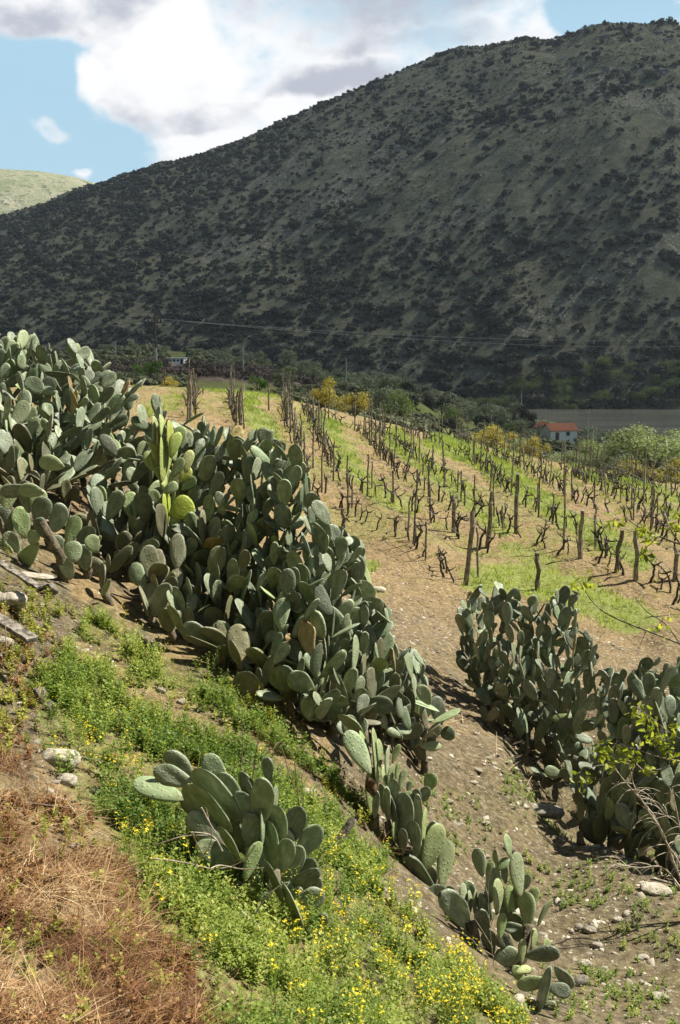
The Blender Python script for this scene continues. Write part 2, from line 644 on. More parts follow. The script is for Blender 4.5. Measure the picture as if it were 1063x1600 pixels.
Z_PATH = [([(190, 1070), (250, 1105), (340, 1140), (420, 1175)], 17), ([(440, 1195), (500, 1240), (560, 1290), (590, 1330)], 20),
          ([(600, 1430), (640, 1470), (690, 1510)], 14), ([(100, 1000), (200, 1040)], 10)]
Z_YEL = [(590, 1400), (650, 1450), (720, 1510), (800, 1540), (840, 1600), (840, 1700), (640, 1700), (630, 1590), (600, 1500), (560, 1440)]
Z_DEAD = [(150, 574), (300, 566), (420, 578), (520, 594), (560, 606), (480, 606), (330, 594), (200, 592), (150, 592)]


def zones(x, y, z):
    """ground cover at world points: green, straw, bare, dead vine land"""
    px, py = proj(x, y, z)
    wob = fbm(x / y * 26, np.log(y) * 16, 77, 4)
    pxw = px + wob * 34
    pyw = py + fbm(x / y * 30, np.log(y) * 20, 78, 3) * 12
    near = py > 955
    green = np.zeros_like(px)
    for pl, w, s in GREEN:
        d = polydist(pl, px + wob * w * 1.3, pyw * .3 + py * .7, 1.3)
        green = np.maximum(green, s * sstep(w * 2.1, w * .95, d))
    weed = inpoly(Z_WEED, pxw, pyw).astype(float)
    path = np.zeros_like(px)
    for pl, w in Z_PATH:
        path = np.maximum(path, sstep(w * 1.3, w * .5, polydist(pl, pxw * .5 + px * .5, pyw)))
    weed *= (1 - .9 * path)
    straw = inpoly(Z_STRAW, pxw, pyw).astype(float)
    bank = inpoly(Z_BANK, pxw, pyw).astype(float)
    dead = inpoly(Z_DEAD, px, py).astype(float) * (y > 75)
    return green, weed, straw, bank, path, dead, px, py


def ground_material():
    m, t, b = mat_base('ground_cover', .95, .12)

    def A(n):
        a = N(t, 'ShaderNodeAttribute')
        a.attribute_name = n
        return a.outputs['Fac']
    geo = N(t, 'ShaderNodeNewGeometry')
    P = geo.outputs['Position']
    nb = noise_tex(t, .35, 5, .6, vec=P)
    nm = noise_tex(t, 2.2, 6, .65, vec=P)
    nf = noise_tex(t, 14, 6, .7, vec=P)
    ns = noise_tex(t, 55, 4, .7, vec=P)
    soil = ramp(t, nf, [(.28, (.045, .036, .022)), (.45, (.105, .085, .052)), (.58, (.165, .138, .088)), (.75, (.32, .28, .205))])
    tan = ramp(t, nf, [(.28, (.085, .056, .028)), (.44, (.19, .132, .066)), (.6, (.31, .228, .118)), (.8, (.50, .405, .25))])
    c = mixc(t, maprange(t, nm, .38, .62), soil, tan)
    c = mixc(t, A('tan'), c, tan)
    c = mixc(t, maprange(t, mathn(t, 'MULTIPLY', A('dark'), mathn(t, 'ADD', nm, .5)), .2, .9), c, soil)
    stones = N(t, 'ShaderNodeTexVoronoi')
    stones.inputs['Scale'].default_value = 26
    t.links.new(P, stones.inputs['Vector'])
    stf = mathn(t, 'MULTIPLY', maprange(t, stones.outputs['Distance'], .28, .16), maprange(t, noise_tex(t, 3.5, 3, vec=P), .48, .62))
    stc = mixc(t, nf, (.30, .28, .24, 1), (.5, .47, .42, 1))
    c = mixc(t, mathn(t, 'MULTIPLY', stf, .75), c, stc)
    grn = ramp(t, nf, [(.25, (.06, .08, .02)), (.5, (.16, .20, .045)), (.75, (.28, .31, .09))])
    gf = mathn(t, 'MULTIPLY', A('green'), mathn(t, 'ADD', mathn(t, 'MULTIPLY', nm, 1.1), .35))
    gf = mathn(t, 'ADD', gf, mathn(t, 'MULTIPLY', mathn(t, 'SUBTRACT', ns, .5), 1.6))
    gf = mathn(t, 'ADD', gf, mathn(t, 'MULTIPLY', mathn(t, 'SUBTRACT', nf, .5), 1.3))
    c = mixc(t, mathn(t, 'MULTIPLY', maprange(t, gf, .25, .85), .85), c, grn)
    # valley scrub land and dead vine land
    val = ramp(t, noise_tex(t, .16, 7, .7, vec=P), [(.3, (.06, .075, .03)), (.5, (.13, .15, .055)), (.7, (.20, .22, .085))])
    c = mixc(t, mathn(t, 'MULTIPLY', A('valley'), mathn(t, 'SUBTRACT', 1.0, mathn(t, 'MULTIPLY', A('green'), .8))), c, val)
    dd = ramp(t, noise_tex(t, .5, 7, .75, vec=P), [(.3, (.08, .06, .05)), (.55, (.19, .145, .12)), (.75, (.30, .24, .19))])
    c = mixc(t, A('dead'), c, dd)
    # the mountain: thin grass, scree, rock
    h1 = noise_tex(t, .02, 8, .62, vec=P)
    h2 = noise_tex(t, .11, 8, .7, vec=P)
    h3 = noise_tex(t, .45, 6, .75, vec=P)
    hc = ramp(t, h2, [(.3, (.07, .076, .048)), (.48, (.13, .136, .086)), (.6, (.19, .188, .13)), (.75, (.32, .31, .25))])
    hg = ramp(t, h3, [(.3, (.10, .09, .07)), (.5, (.19, .175, .15)), (.68, (.42, .41, .38))])
    c2 = mixc(t, mathn(t, 'MULTIPLY', maprange(t, mathn(t, 'ADD', A('scree'), mathn(t, 'MULTIPLY', mathn(t, 'SUBTRACT', h1, .5), 1.6)), .25, .75), mathn(t, 'MULTIPLY', maprange(t, h3, .48, .62), .6)), hc, hg)
    vo = N(t, 'ShaderNodeTexVoronoi')
    vo.inputs['Scale'].default_value = .42
    t.links.new(P, vo.inputs['Vector'])
    wf = mathn(t, 'MULTIPLY', maprange(t, vo.outputs['Distance'], .30, .18), maprange(t, mathn(t, 'ADD', h2, mathn(t, 'MULTIPLY', A('scree'), .22)), .55, .68))
    c2 = mixc(t, mathn(t, 'MULTIPLY', wf, .8), c2, (.46, .45, .41, 1))
    c = mixc(t, A('hill'), c, c2)
    t.links.new(c, b.inputs['Base Color'])
    hN = mathn(t, 'ADD', mathn(t, 'MULTIPLY', nf, .05), mathn(t, 'MULTIPLY', ns, .018))
    hN = mathn(t, 'ADD', hN, mathn(t, 'MULTIPLY', stf, .012))
    hN = mathn(t, 'ADD', hN, mathn(t, 'MULTIPLY', mathn(t, 'MULTIPLY', A('hill'), h2), 6.0))
    hN = mathn(t, 'ADD', hN, mathn(t, 'MULTIPLY', mathn(t, 'MULTIPLY', A('hill'), h3), 2.0))
    add_bump(t, b, hN, 1.0, 1.0)
    return m


def build_ground():
    inner = np.linspace(-.40, .40, 560)
    outer = np.linspace(.40, 1.0, 22)[1:] ** 1.5
    outer = .40 + np.linspace(0, 1, 34)[1:] ** 1.7 * 1.7
    A_ = np.concatenate([-outer[::-1], inner, outer])
    Lg = np.exp(np.linspace(math.log(.6), math.log(5200), 860))
    AA, YY = np.meshgrid(A_, Lg)
    X = AA * YY
    Z = H(X.ravel(), YY.ravel())
    V = np.c_[X.ravel(), YY.ravel(), Z]
    nr, nc = AA.shape
    i = np.arange((nr - 1) * nc).reshape(nr - 1, nc)[:, :-1]
    q = np.stack([i, i + 1, i + nc + 1, i + nc], -1).reshape(-1, 4)
    x, y, z = V.T
    green, weed, straw, bank, path, dead, px, py = zones(x, y, z)
    hill = sstep(500, 545, y)
    valley = sstep(66, 80, y) * (1 - hill)
    far_brow = np.array(valley)
    tan = np.clip(sstep(15, 24, y) * .9 + straw * .45, 0, 1) * (1 - valley)
    # trodden brown ground in front of the vines
    dark = np.maximum(sstep(26, 17, y) * sstep(11, 14, y) * .5, (px > 520) * (py > 1150) * (y < 17) * .62)
    dark = np.maximum(dark, bank * .9)
    g = np.clip(np.maximum(green, weed * .5) + straw * 0 - path * .4, 0, 1)
    strip = sstep(955, 1000, py) * sstep(9, 11, y) * (1 - weed)
    g = np.maximum(g, .28 * sstep(.0, .3, fbm(x * .8, y * .8, 51, 3)) * (y < 26))
    g = np.maximum(g, .55 * sstep(-.15, .25, fbm(x * .35, y * .35, 52, 3)) * (y >= 26) * (y < 70))
    _, s = mountain(x / y, y)
    g = g * (1 - hill)
    pxh = px
    scree = np.zeros_like(px)
    for pl, w in (([(1063, 380), (990, 410), (900, 470), (800, 520)], 26), ([(700, 190), (560, 280), (480, 340), (330, 400)], 34), ([(790, 330), (700, 350), (640, 380)], 26),
                  ([(900, 120), (1000, 150), (1063, 170)], 26), ([(620, 200), (500, 230), (400, 300)], 22)):
        scree = np.maximum(scree, sstep(w * 1.5, w * .3, polydist(pl, px, py, 1.4)))
    me = mesh_np('ground', V, [q], ground_material(), True, None,
                 dict(green=g, tan=tan, dark=dark, valley=valley, dead=dead, hill=hill, scree=scree * hill))
    o = obj('ground', me)
    o['kind'] = 'structure'


build_ground()


def build_river():
    m, t, b = mat_base('river_water', .12, .5)
    b.inputs['Base Color'].default_value = (.055, .05, .03, 1)
    geo = N(t, 'ShaderNodeNewGeometry')
    mp = N(t, 'ShaderNodeMapping')
    mp.inputs['Scale'].default_value = (.5, 1.6, 1)
    t.links.new(geo.outputs['Position'], mp.inputs[0])
    n = noise_tex(t, .35, 7, .65, vec=mp.outputs[0], dist=.5)
    c = mixc(t, maprange(t, noise_tex(t, .035, 4, vec=mp.outputs[0]), .4, .62), (.11, .108, .085, 1), (.17, .165, .13, 1))
    t.links.new(c, b.inputs['Base Color'])
    add_bump(t, b, n, .9, 1.0)
    Xs = np.linspace(-700, 1100, 60)
    Ys = np.linspace(300, 700, 20)
    X, Y = np.meshgrid(Xs, Ys)
    V = np.c_[X.ravel(), Y.ravel(), np.full(X.size, -33.0)]
    i = np.arange(19 * 60).reshape(19, 60)[:, :-1]
    q = np.stack([i, i + 1, i + 61, i + 60], -1).reshape(-1, 4)
    o = obj('river', mesh_np('river', V, [q], m))
    o['kind'] = 'structure'


build_river()


def build_sky_blocking_slope():
    """unseen rising slope, added behind and left of the camera to block sky light"""
    xs = np.linspace(-70, 60, 110)
    ys = np.linspace(-70, 75, 120)
    X, Y = np.meshgrid(xs, ys)
    d = np.maximum(-Y - 1.2, -(X + .50 * Y + 4.5))
    Z = -2.6 + .72 * np.minimum(d, 60) + fbm(X / 6, Y / 6, 301, 3) * np.clip(d, 0, 4) * .3
    Z = np.where(d < 0, Z - 4 + d * .8, Z)
    Z = np.where(d < 0, np.minimum(Z, -7), Z)
    n = 110
    i = np.arange((120 - 1) * n).reshape(119, n)[:, :-1]
    q = np.stack([i, i + 1, i + n + 1, i + n], -1).reshape(-1, 4)
    keep = (d.ravel()[q] > -1.5).all(1)
    V = np.c_[X.ravel(), Y.ravel(), Z.ravel()]
    k = len(V)
    me = mesh_np('sky_blocking_slope', V, [q[keep]], bpy.data.materials['ground_cover'], True, None,
                 dict(green=np.full(k, .6), tan=np.zeros(k), dark=np.full(k, 1.0), valley=np.full(k, .7), dead=np.zeros(k), hill=np.zeros(k), scree=np.zeros(k)))
    o = obj('sky_blocking_slope', me)  # out of view, added to cut the sky fill on faces towards the camera
    o['kind'] = 'structure'


build_sky_blocking_slope()


def build_far_hill():
    m, t, b = mat_base('far_hill_grass', .95, .1)
    geo = N(t, 'ShaderNodeNewGeometry')
    P = geo.outputs['Position']
    h = noise_tex(t, .012, 8, .65, vec=P)
    h2 = noise_tex(t, .06, 6, .7, vec=P)
    c = ramp(t, h, [(.3, (.15, .18, .08)), (.5, (.23, .235, .14)), (.68, (.33, .30, .215))])
    c = mixc(t, maprange(t, h2, .55, .62), c, (.06, .08, .035, 1))
    t.links.new(c, b.inputs['Base Color'])
    add_bump(t, b, h2, 8, 1)
    us = np.linspace(-2400, 400, 150)
    ks = np.linspace(0, 1, 60)
    V = []
    for k in ks:
        Yd = 1900 + 1100 * k
        ry = np.interp(us, [-2400, -600, -100, 0, 60, 120, 155, 200, 400], [330, 280, 263, 265, 267, 275, 286, 305, 420])
        x, z = atn(us, ry, 2600.0)
        x1 = x / 2600 * Yd
        top = z
        s = np.clip((Yd - 1900) / 700, 0, 1)
        zz = -40 + (top + 40) * (1 - (1 - s) ** 1.4) - max(0, (Yd - 2600)) * .35
        zz = zz + fbm(x1 / 160, np.full_like(x1, Yd / 160), 21, 4) * 22 * s * (1 - s * .7)
        V.append(np.c_[x1, np.full_like(x1, Yd), zz])
    V = np.concatenate(V)
    i = np.arange(59 * 150).reshape(59, 150)[:, :-1]
    q = np.stack([i, i + 1, i + 151, i + 150], -1).reshape(-1, 4)
    o = obj('far_hill', mesh_np('far_hill', V, [q], m, True))
    o['kind'] = 'structure'


build_far_hill()


# ------------------------------------------------------------------ foliage clouds and lumps
def leaf_cloud(rng, n, leaf, centers, radii, shell=.55, squash=.8, tri=False, jitter=.35):
    """n small leaf faces spread through overlapping lumps; returns V, F(list), tint"""
    centers = np.asarray(centers, float)
    radii = np.asarray(radii, float)
    w = radii ** 2
    k = rng.choice(len(radii), n, p=w / w.sum())
    d = rng.normal(size=(n, 3))
    d /= np.linalg.norm(d, axis=1)[:, None]
    r = radii[k] * (shell + (1 - shell) * rng.random(n)) * (1 + jitter * (rng.random(n) - .5))
    c = centers[k] + d * r[:, None] * np.array([1, 1, squash])
    nr = d + rng.normal(size=(n, 3)) * .7
    nr /= np.linalg.norm(nr, axis=1)[:, None]
    a = np.cross(nr, rng.normal(size=(n, 3)))
    a /= np.linalg.norm(a, axis=1)[:, None] + 1e-9
    b = np.cross(nr, a)
    s = leaf * (.6 + .8 * rng.random(n))[:, None]
    if tri:
        V = np.stack([c + a * s, c - a * s * .6 + b * s * .7, c - a * s * .6 - b * s * .7], 1).reshape(-1, 3)
        Fc = np.arange(n * 3).reshape(n, 3)
        m = 3
    else:
        V = np.stack([c + a * s, c + b * s * .5, c - a * s, c - b * s * .5], 1).reshape(-1, 3)
        Fc = np.arange(n * 4).reshape(n, 4)
        m = 4
    lump = rng.random(len(radii))
    tint = np.repeat(np.clip(.5 * rng.random(n) + .5 * lump[k], 0, 1), m)
    return V, Fc, tint


def ico(rng, sub, c, r, rough=.25, squash=.8, seed=0):
    bm = bmesh.new()
    bmesh.ops.create_icosphere(bm, subdivisions=sub, radius=1)
    V = np.array([v.co[:] for v in bm.verts])
    Fc = np.array([[v.index for v in f.verts] for f in bm.faces])
    bm.free()
    d = 1 + rough * 2 * fbm(V[:, 0] * 1.7 + seed * 3.1 + V[:, 2] * 1.3, V[:, 1] * 1.7 + seed * 1.7 - V[:, 2], seed, 3)
    V = V * d[:, None] * r * np.array([1, 1, squash]) + np.asarray(c)
    return V, Fc


def join(parts):
    """parts: list of (V, F, tint) with the same face size groups kept apart"""
    Vs, T, Fs, off = [], [], {}, 0
    for V, Fc, ti in parts:
        Vs.append(V)
        T.append(ti)
        Fs.setdefault(Fc.shape[1], []).append(Fc + off)
        off += len(V)
    return np.concatenate(Vs), [np.concatenate(f) for f in Fs.values()], np.concatenate(T)


def scatter(templates, pos, yaw, scale, rng, tilt=None, tints=None, zscale=None):
    """merge many copies of small templates (V, F, tint) into one set of arrays"""
    k = len(pos)
    tid = rng.integers(0, len(templates), k)
    parts = []
    cy, sy = np.cos(yaw), np.sin(yaw)
    R = np.zeros((k, 3, 3))
    R[:, 0, 0] = cy; R[:, 0, 1] = -sy; R[:, 1, 0] = sy; R[:, 1, 1] = cy; R[:, 2, 2] = 1
    if tilt is not None:
        ax = rng.random(k) * 2 * math.pi
        u = np.stack([np.cos(ax), np.sin(ax), np.zeros(k)], 1)
        K = np.zeros((k, 3, 3))
        K[:, 0, 2] = u[:, 1]; K[:, 1, 2] = -u[:, 0]; K[:, 2, 0] = -u[:, 1]; K[:, 2, 1] = u[:, 0]
        s_, c_ = np.sin(tilt)[:, None, None], (1 - np.cos(tilt))[:, None, None]
        R = (np.eye(3)[None] + s_ * K + c_ * (K @ K)) @ R
    zs = np.ones(k) if zscale is None else zscale
    for ti, (V, Fl, tt) in enumerate(templates):
        sel = np.where(tid == ti)[0]
        if not len(sel): continue
        VV = V[None] * np.stack([scale[sel], scale[sel], scale[sel] * zs[sel]], 1)[:, None, :]
        VV = np.einsum('kij,knj->kni', R[sel], VV) + pos[sel][:, None, :]
        n = len(V)
        off = (np.arange(len(sel)) * n)[:, None, None]
        base = tints[sel] if tints is not None else rng.random(len(sel))
        T = np.clip(tt[None] * .5 + base[:, None] * .5, 0, 1).ravel()
        for Fc in (Fl if isinstance(Fl, list) else [Fl]):
            parts.append((VV.reshape(-1, 3), (Fc[None] + off).reshape(-1, Fc.shape[1]), T))
            VV = VV[:0]; T = T[:0]
            if len(Fl) > 1 if isinstance(Fl, list) else False:
                pass
    # parts after the first of a template reuse the vertices of the first one
    Vs, Ts, Fs, offv, last = [], [], {}, 0, 0
    for V, Fc, T in parts:
        if len(V):
            last = offv
            Vs.append(V); Ts.append(T)
            offv += len(V)
        Fs.setdefault(Fc.shape[1], []).append(Fc + last)
    return np.concatenate(Vs), [np.concatenate(f) for f in Fs.values()], np.concatenate(Ts)


M_SCRUB = leaf_mat('holm_oak_leaves', [(0, (.010, .014, .009)), (.5, (.022, .029, .017)), (1, (.045, .054, .03))], .12, .7, obj_rand=.5)
M_OLIVE = leaf_mat('olive_leaves', [(0, (.09, .105, .065)), (.5, (.20, .225, .145)), (1, (.36, .38, .27))], .2, .6, obj_rand=.4)
M_WILLOW = leaf_mat('bank_tree_leaves', [(0, (.055, .085, .022)), (.5, (.12, .17, .045)), (1, (.21, .26, .09))], .3, .6, obj_rand=.5)
M_PALE = leaf_mat('pale_tree_leaves', [(0, (.10, .13, .05)), (.5, (.20, .24, .11)), (1, (.33, .36, .20))], .3, .6, obj_rand=.3)
M_YELL = leaf_mat('golden_leaves', [(0, (.12, .10, .02)), (.5, (.26, .22, .04)), (1, (.50, .42, .08))], .35, .6, obj_rand=.3)
M_GREENB = leaf_mat('fresh_leaves', [(0, (.04, .08, .015)), (.5, (.09, .17, .03)), (1, (.18, .28, .06))], .35, .6, obj_rand=.3)
M_BLOSS = leaf_mat('almond_blossom', [(0, (.30, .30, .25)), (.6, (.6, .6, .55)), (1, (.75, .75, .72))], .3, .6)
M_BARK = simple_mat('tree_bark', (.07, .055, .04), (.16, .13, .10), 9, .9, .02)


def scrub_templates(nq, sub, cnt, seed, tri=True, leaf=.16):
    T = []
    rg = np.random.default_rng(seed)
    for i in range(cnt):
        m = rg.integers(2, 5)
        cs = [(rg.normal() * .35, rg.normal() * .35, .42 + rg.random() * .25) for _ in range(m)]
        rs = [.42 + .3 * rg.random() for _ in range(m)]
        parts = []
        for c, r in zip(cs, rs):
            V, Fc = ico(rg, sub, c, r * .8, .3, .85, seed + i * 7)
            parts.append((V, Fc, np.full(len(V), .15)))
        V, Fc, tt = leaf_cloud(rg, nq, leaf, cs, rs, .8, .85, tri)
        parts.append((V, Fc, tt))
        V, Fl, tt = join(parts)
        T.append((V, Fl, tt))
    return T


def build_mountain_scrub():
    rg = np.random.default_rng(5)
    # candidate spots over the mountain face, thinned by a clumping noise
    n = 52000
    a = rg.uniform(-.37, .42, n)
    s = rg.random(n) ** .85 * 1.02
    px = 531.5 + F * a
    R0 = np.interp(px, [0, 500, 800, 1063, 1500], [610, 575, 536, 528, 520])
    R1 = np.interp(px, [-400, 0, 500, 940, 1500], [1500, 1300, 1150, 960, 900])
    Y = R0 + s * (R1 - R0)
    x = a * Y
    z = H(x, Y)
    dens = .58 + .75 * fbm(x / 60, Y / 60, 61, 4) + .35 * sstep(450, 100, px) - .16 * sstep(450, 650, px) + .25 * sstep(.25, .0, s) - .25 * sstep(600, 900, px) * sstep(.2, .5, s)
    keep = rg.random(n) < np.clip(dens, .05, 1) * .34
    x, Y, z, s, px = x[keep], Y[keep], z[keep], s[keep], px[keep]
    k = len(x)
    size = .9 + rg.gamma(1.7, .74, k)
    size = np.clip(size, .8, 5.4) * (1 + .25 * sstep(.3, .0, s)) * (1 - .45 * sstep(.88, .97, s))
    pos = np.c_[x, Y, z - size * .15]
    ok = proj(x, Y, z)[1] < 1000
    order = np.argsort(-(size / Y))
    vis = [i for i in order if 5 < px[i] < 1058 and s[i] < .99][:290]
    visset = np.zeros(k, bool)
    visset[vis] = True
    T = [mesh_np('hillside_shrub', V, Fl, M_SCRUB, False, tt) for V, Fl, tt in scrub_templates(420, 2, 6, 3, True, .13)]
    for i in vis:
        o = obj('hillside_shrub', T[int(rg.integers(0, 6))])
        o.location = pos[i]
        o.rotation_euler = (0, 0, rg.random() * 6.28)
        o.scale = (size[i] * 1.05, size[i] * 1.05, size[i] * rg.uniform(.8, 1.1))
        zx = ('at the far left of', 'on the left side of', 'in the middle of', 'on the right side of', 'at the far right of')[min(4, int(px[i] / 213))]
        zy = ('the mountain foot', 'the lower mountain slope', 'the upper mountain slope', 'the mountain just below its ridge')[0 if s[i] < .12 else 1 if s[i] < .45 else 2 if s[i] < .85 else 3]
        sw = 'very broad' if size[i] > 4.2 else 'large' if size[i] > 3.1 else 'mid sized' if size[i] > 2.4 else 'small'
        tag(o, '%s dark evergreen shrub %s %s' % (sw, zx, zy), 'shrub', 'evergreen shrubs on the mountain slope')
    r = ~visset
    V, Fl, tt = scatter(scrub_templates(34, 1, 6, 8, True, .3), pos[r], rg.random(r.sum()) * 6.28, size[r], rg)
    o = obj('hillside_scrub', mesh_np('hillside_scrub', V, Fl, M_SCRUB, False, tt))
    tag(o, 'countless small dark bushes dotting the mountain slope', 'scrub', kind='stuff')
    # crag near the summit
    rm_ = simple_mat('crag_rock', (.06, .06, .055), (.20, .19, .175), .35, .95, .5)
    rocks = []
    for i in range(4):
        V, Fc = ico(rg, 3, (0, 0, 0), 1, .42, .9, 60 + i * 3)
        V = np.sign(V) * np.abs(V) ** .75
        rocks.append(mesh_np('crag_boulder', V, [Fc], rm_, False))
    for (bx, by) in [(905, 72), (930, 60), (948, 56), (975, 66), (1000, 60), (1028, 52), (1040, 62), (880, 92), (900, 110), (925, 118), (950, 108), (980, 112), (1010, 118), (1035, 108), (1050, 130), (860, 78), (840, 130), (1020, 150), (970, 140), (935, 150)]:
        Yr_ = float(np.interp(by, [50, 160], [935, 860]))
        xx = (bx - 531.5) / F * Yr_
        for _ in range(14):
            qx, qy = proj(xx, Yr_, Hs(xx, Yr_))
            xx += (bx - qx) / F * Yr_
            Yr_ += (qy - by) * 1.2
            Yr_ = min(max(Yr_, 700), 955)
        o = obj('crag_boulder', rocks[int(rg.integers(0, 4))], None, (xx, Yr_, Hs(xx, Yr_) - 1))
        k_ = rg.uniform(1.4, 3.6)
        o.scale = (k_ * 1.5, k_, k_ * .8)
        o.rotation_euler = (0, 0, rg.random() * 6)
        tag(o, 'grey weathered rock of the crag %s below the mountain summit' % ('left' if bx < 930 else 'right' if bx > 1000 else 'straight'), 'rock', 'rocks of the summit crag')
    # low grey bushes and loose pale stones
    n = 26000
    a = rg.uniform(-.35, .36, n)
    s = rg.random(n) * 1.0
    px = 531.5 + F * a
    R0 = np.interp(px, [0, 500, 800, 1063, 1500], [610, 575, 536, 528, 520])
    R1 = np.interp(px, [-400, 0, 500, 940, 1500], [1500, 1300, 1150, 960, 900])
    Y = R0 + s * (R1 - R0)
    x = a * Y
    z = H(x, Y)
    pos = np.c_[x, Y, z]
    py = proj(x, Y, z)[1]
    m1 = (fbm(x / 25, Y / 25, 66, 3) > -.05)
    sz = rg.uniform(.35, .95, n)
    V, Fl, tt = scatter(scrub_templates(14, 1, 4, 18, True, .4), pos[m1], rg.random(m1.sum()) * 6.28, sz[m1], rg)
    gm = leaf_mat('heath_leaves', [(0, (.05, .055, .03)), (.5, (.11, .11, .065)), (1, (.24, .23, .17))], .1, .8)
    o = obj('low_heath', mesh_np('low_heath', V, Fl, gm, False, tt))
    tag(o, 'low grey green heath between the shrubs of the mountain', 'heath', kind='stuff')
    sc = np.zeros(n)
    for pl, w in (([(1063, 380), (990, 410), (900, 470), (800, 520)], 30), ([(700, 190), (560, 280), (480, 340), (330, 400)], 40), ([(790, 330), (700, 350), (640, 380)], 30), ([(880, 100), (1000, 150), (1063, 170)], 30)):
        sc = np.maximum(sc, sstep(w * 1.6, w * .3, polydist(pl, px, py, 1.4)))
    m2 = rg.random(n) < (.07 + .28 * sc)
    st = []
    for i in range(3):
        V, Fc = ico(rg, 1, (0, 0, 0), 1, .4, .6, 40 + i)
        st.append((V, Fc, np.full(len(V), .5)))
    V, Fl, tt = scatter(st, pos[m2], rg.random(m2.sum()) * 6.28, rg.uniform(.2, .8, m2.sum()) ** 1.3, rg)
    rm = leaf_mat('scree_stone', [(0, (.13, .13, .115)), (1, (.42, .41, .37))], 0, .9)
    o = obj('scree', mesh_np('scree', V, Fl, rm, False, tt))
    tag(o, 'pale loose stones in streaks down the mountain', 'scree', kind='stuff')


build_mountain_scrub()


# ------------------------------------------------------------------ valley trees and bushes
def tree_meshes(name, mat, nleaf, leaf, lumps, seed, squash=.8, trunk_h=.35, spread=.45, count=3, thin=.07):
    out = []
    for i in range(count):
        rg = np.random.default_rng(seed + i)
        cs, rs = [], []
        for _ in range(lumps):
            ang = rg.random() * 6.28
            rr = spread * math.sqrt(rg.random())
            cs.append((math.cos(ang) * rr, math.sin(ang) * rr, trunk_h + .15 + rg.random() * (.72 - trunk_h * .6)))
            rs.append(.16 + .16 * rg.random())
        V, Fc, tt = leaf_cloud(rg, nleaf, leaf, cs, rs, .35, squash)
        V[:, 2] = np.maximum(V[:, 2], .04)
        crown = mesh_np('crown', V, [Fc], mat, False, tt)
        mb = MB()
        mb.tube([(0, 0, -.12), (.01, 0, .1), (.02, .01, trunk_h + .1)], [thin, thin * .8, thin * .5], 7)
        for c in cs[:6]:
            mb.tube([(.01, 0, trunk_h * .6), (c[0] * .5, c[1] * .5, (c[2] + trunk_h) * .5), c], [thin * .5, thin * .35, thin * .12], 5)
        out.append((mb.mesh('trunk', M_BARK, True), crown))
    return out


def put_tree(name, meshes, p, h, w, label, cat, group, rg=random):
    tr, cr = rg.choice(meshes)
    r = empty(name, p, rg.random() * 6.28)
    r.scale = (w, w, h)
    a = obj('trunk', tr, r)
    b = obj('crown', cr, r)
    tag(r, label, cat, group)
    return r


TM_OLIVE = tree_meshes('olive', M_OLIVE, 1500, .035, 9, 100, trunk_h=.22)
TM_WILLOW = tree_meshes('bank', M_WILLOW, 1300, .036, 9, 120, trunk_h=.15, squash=1.0)
TM_PALE = tree_meshes('pale', M_PALE, 6500, .02, 14, 140, trunk_h=.15, spread=.5)
TM_YELL = tree_meshes('golden', M_YELL, 3200, .028, 12, 160, trunk_h=.12, spread=.5)
TM_GREEN = tree_meshes('fresh', M_GREENB, 1500, .035, 9, 180, trunk_h=.12)
TM_DARK = tree_meshes('dark', M_SCRUB, 1600, .036, 9, 200, trunk_h=.15)
TM_BLOSS = tree_meshes('blossom', M_BLOSS, 1200, .03, 9, 220, trunk_h=.2)


def px_h(hpx, Y): return hpx * Y / F


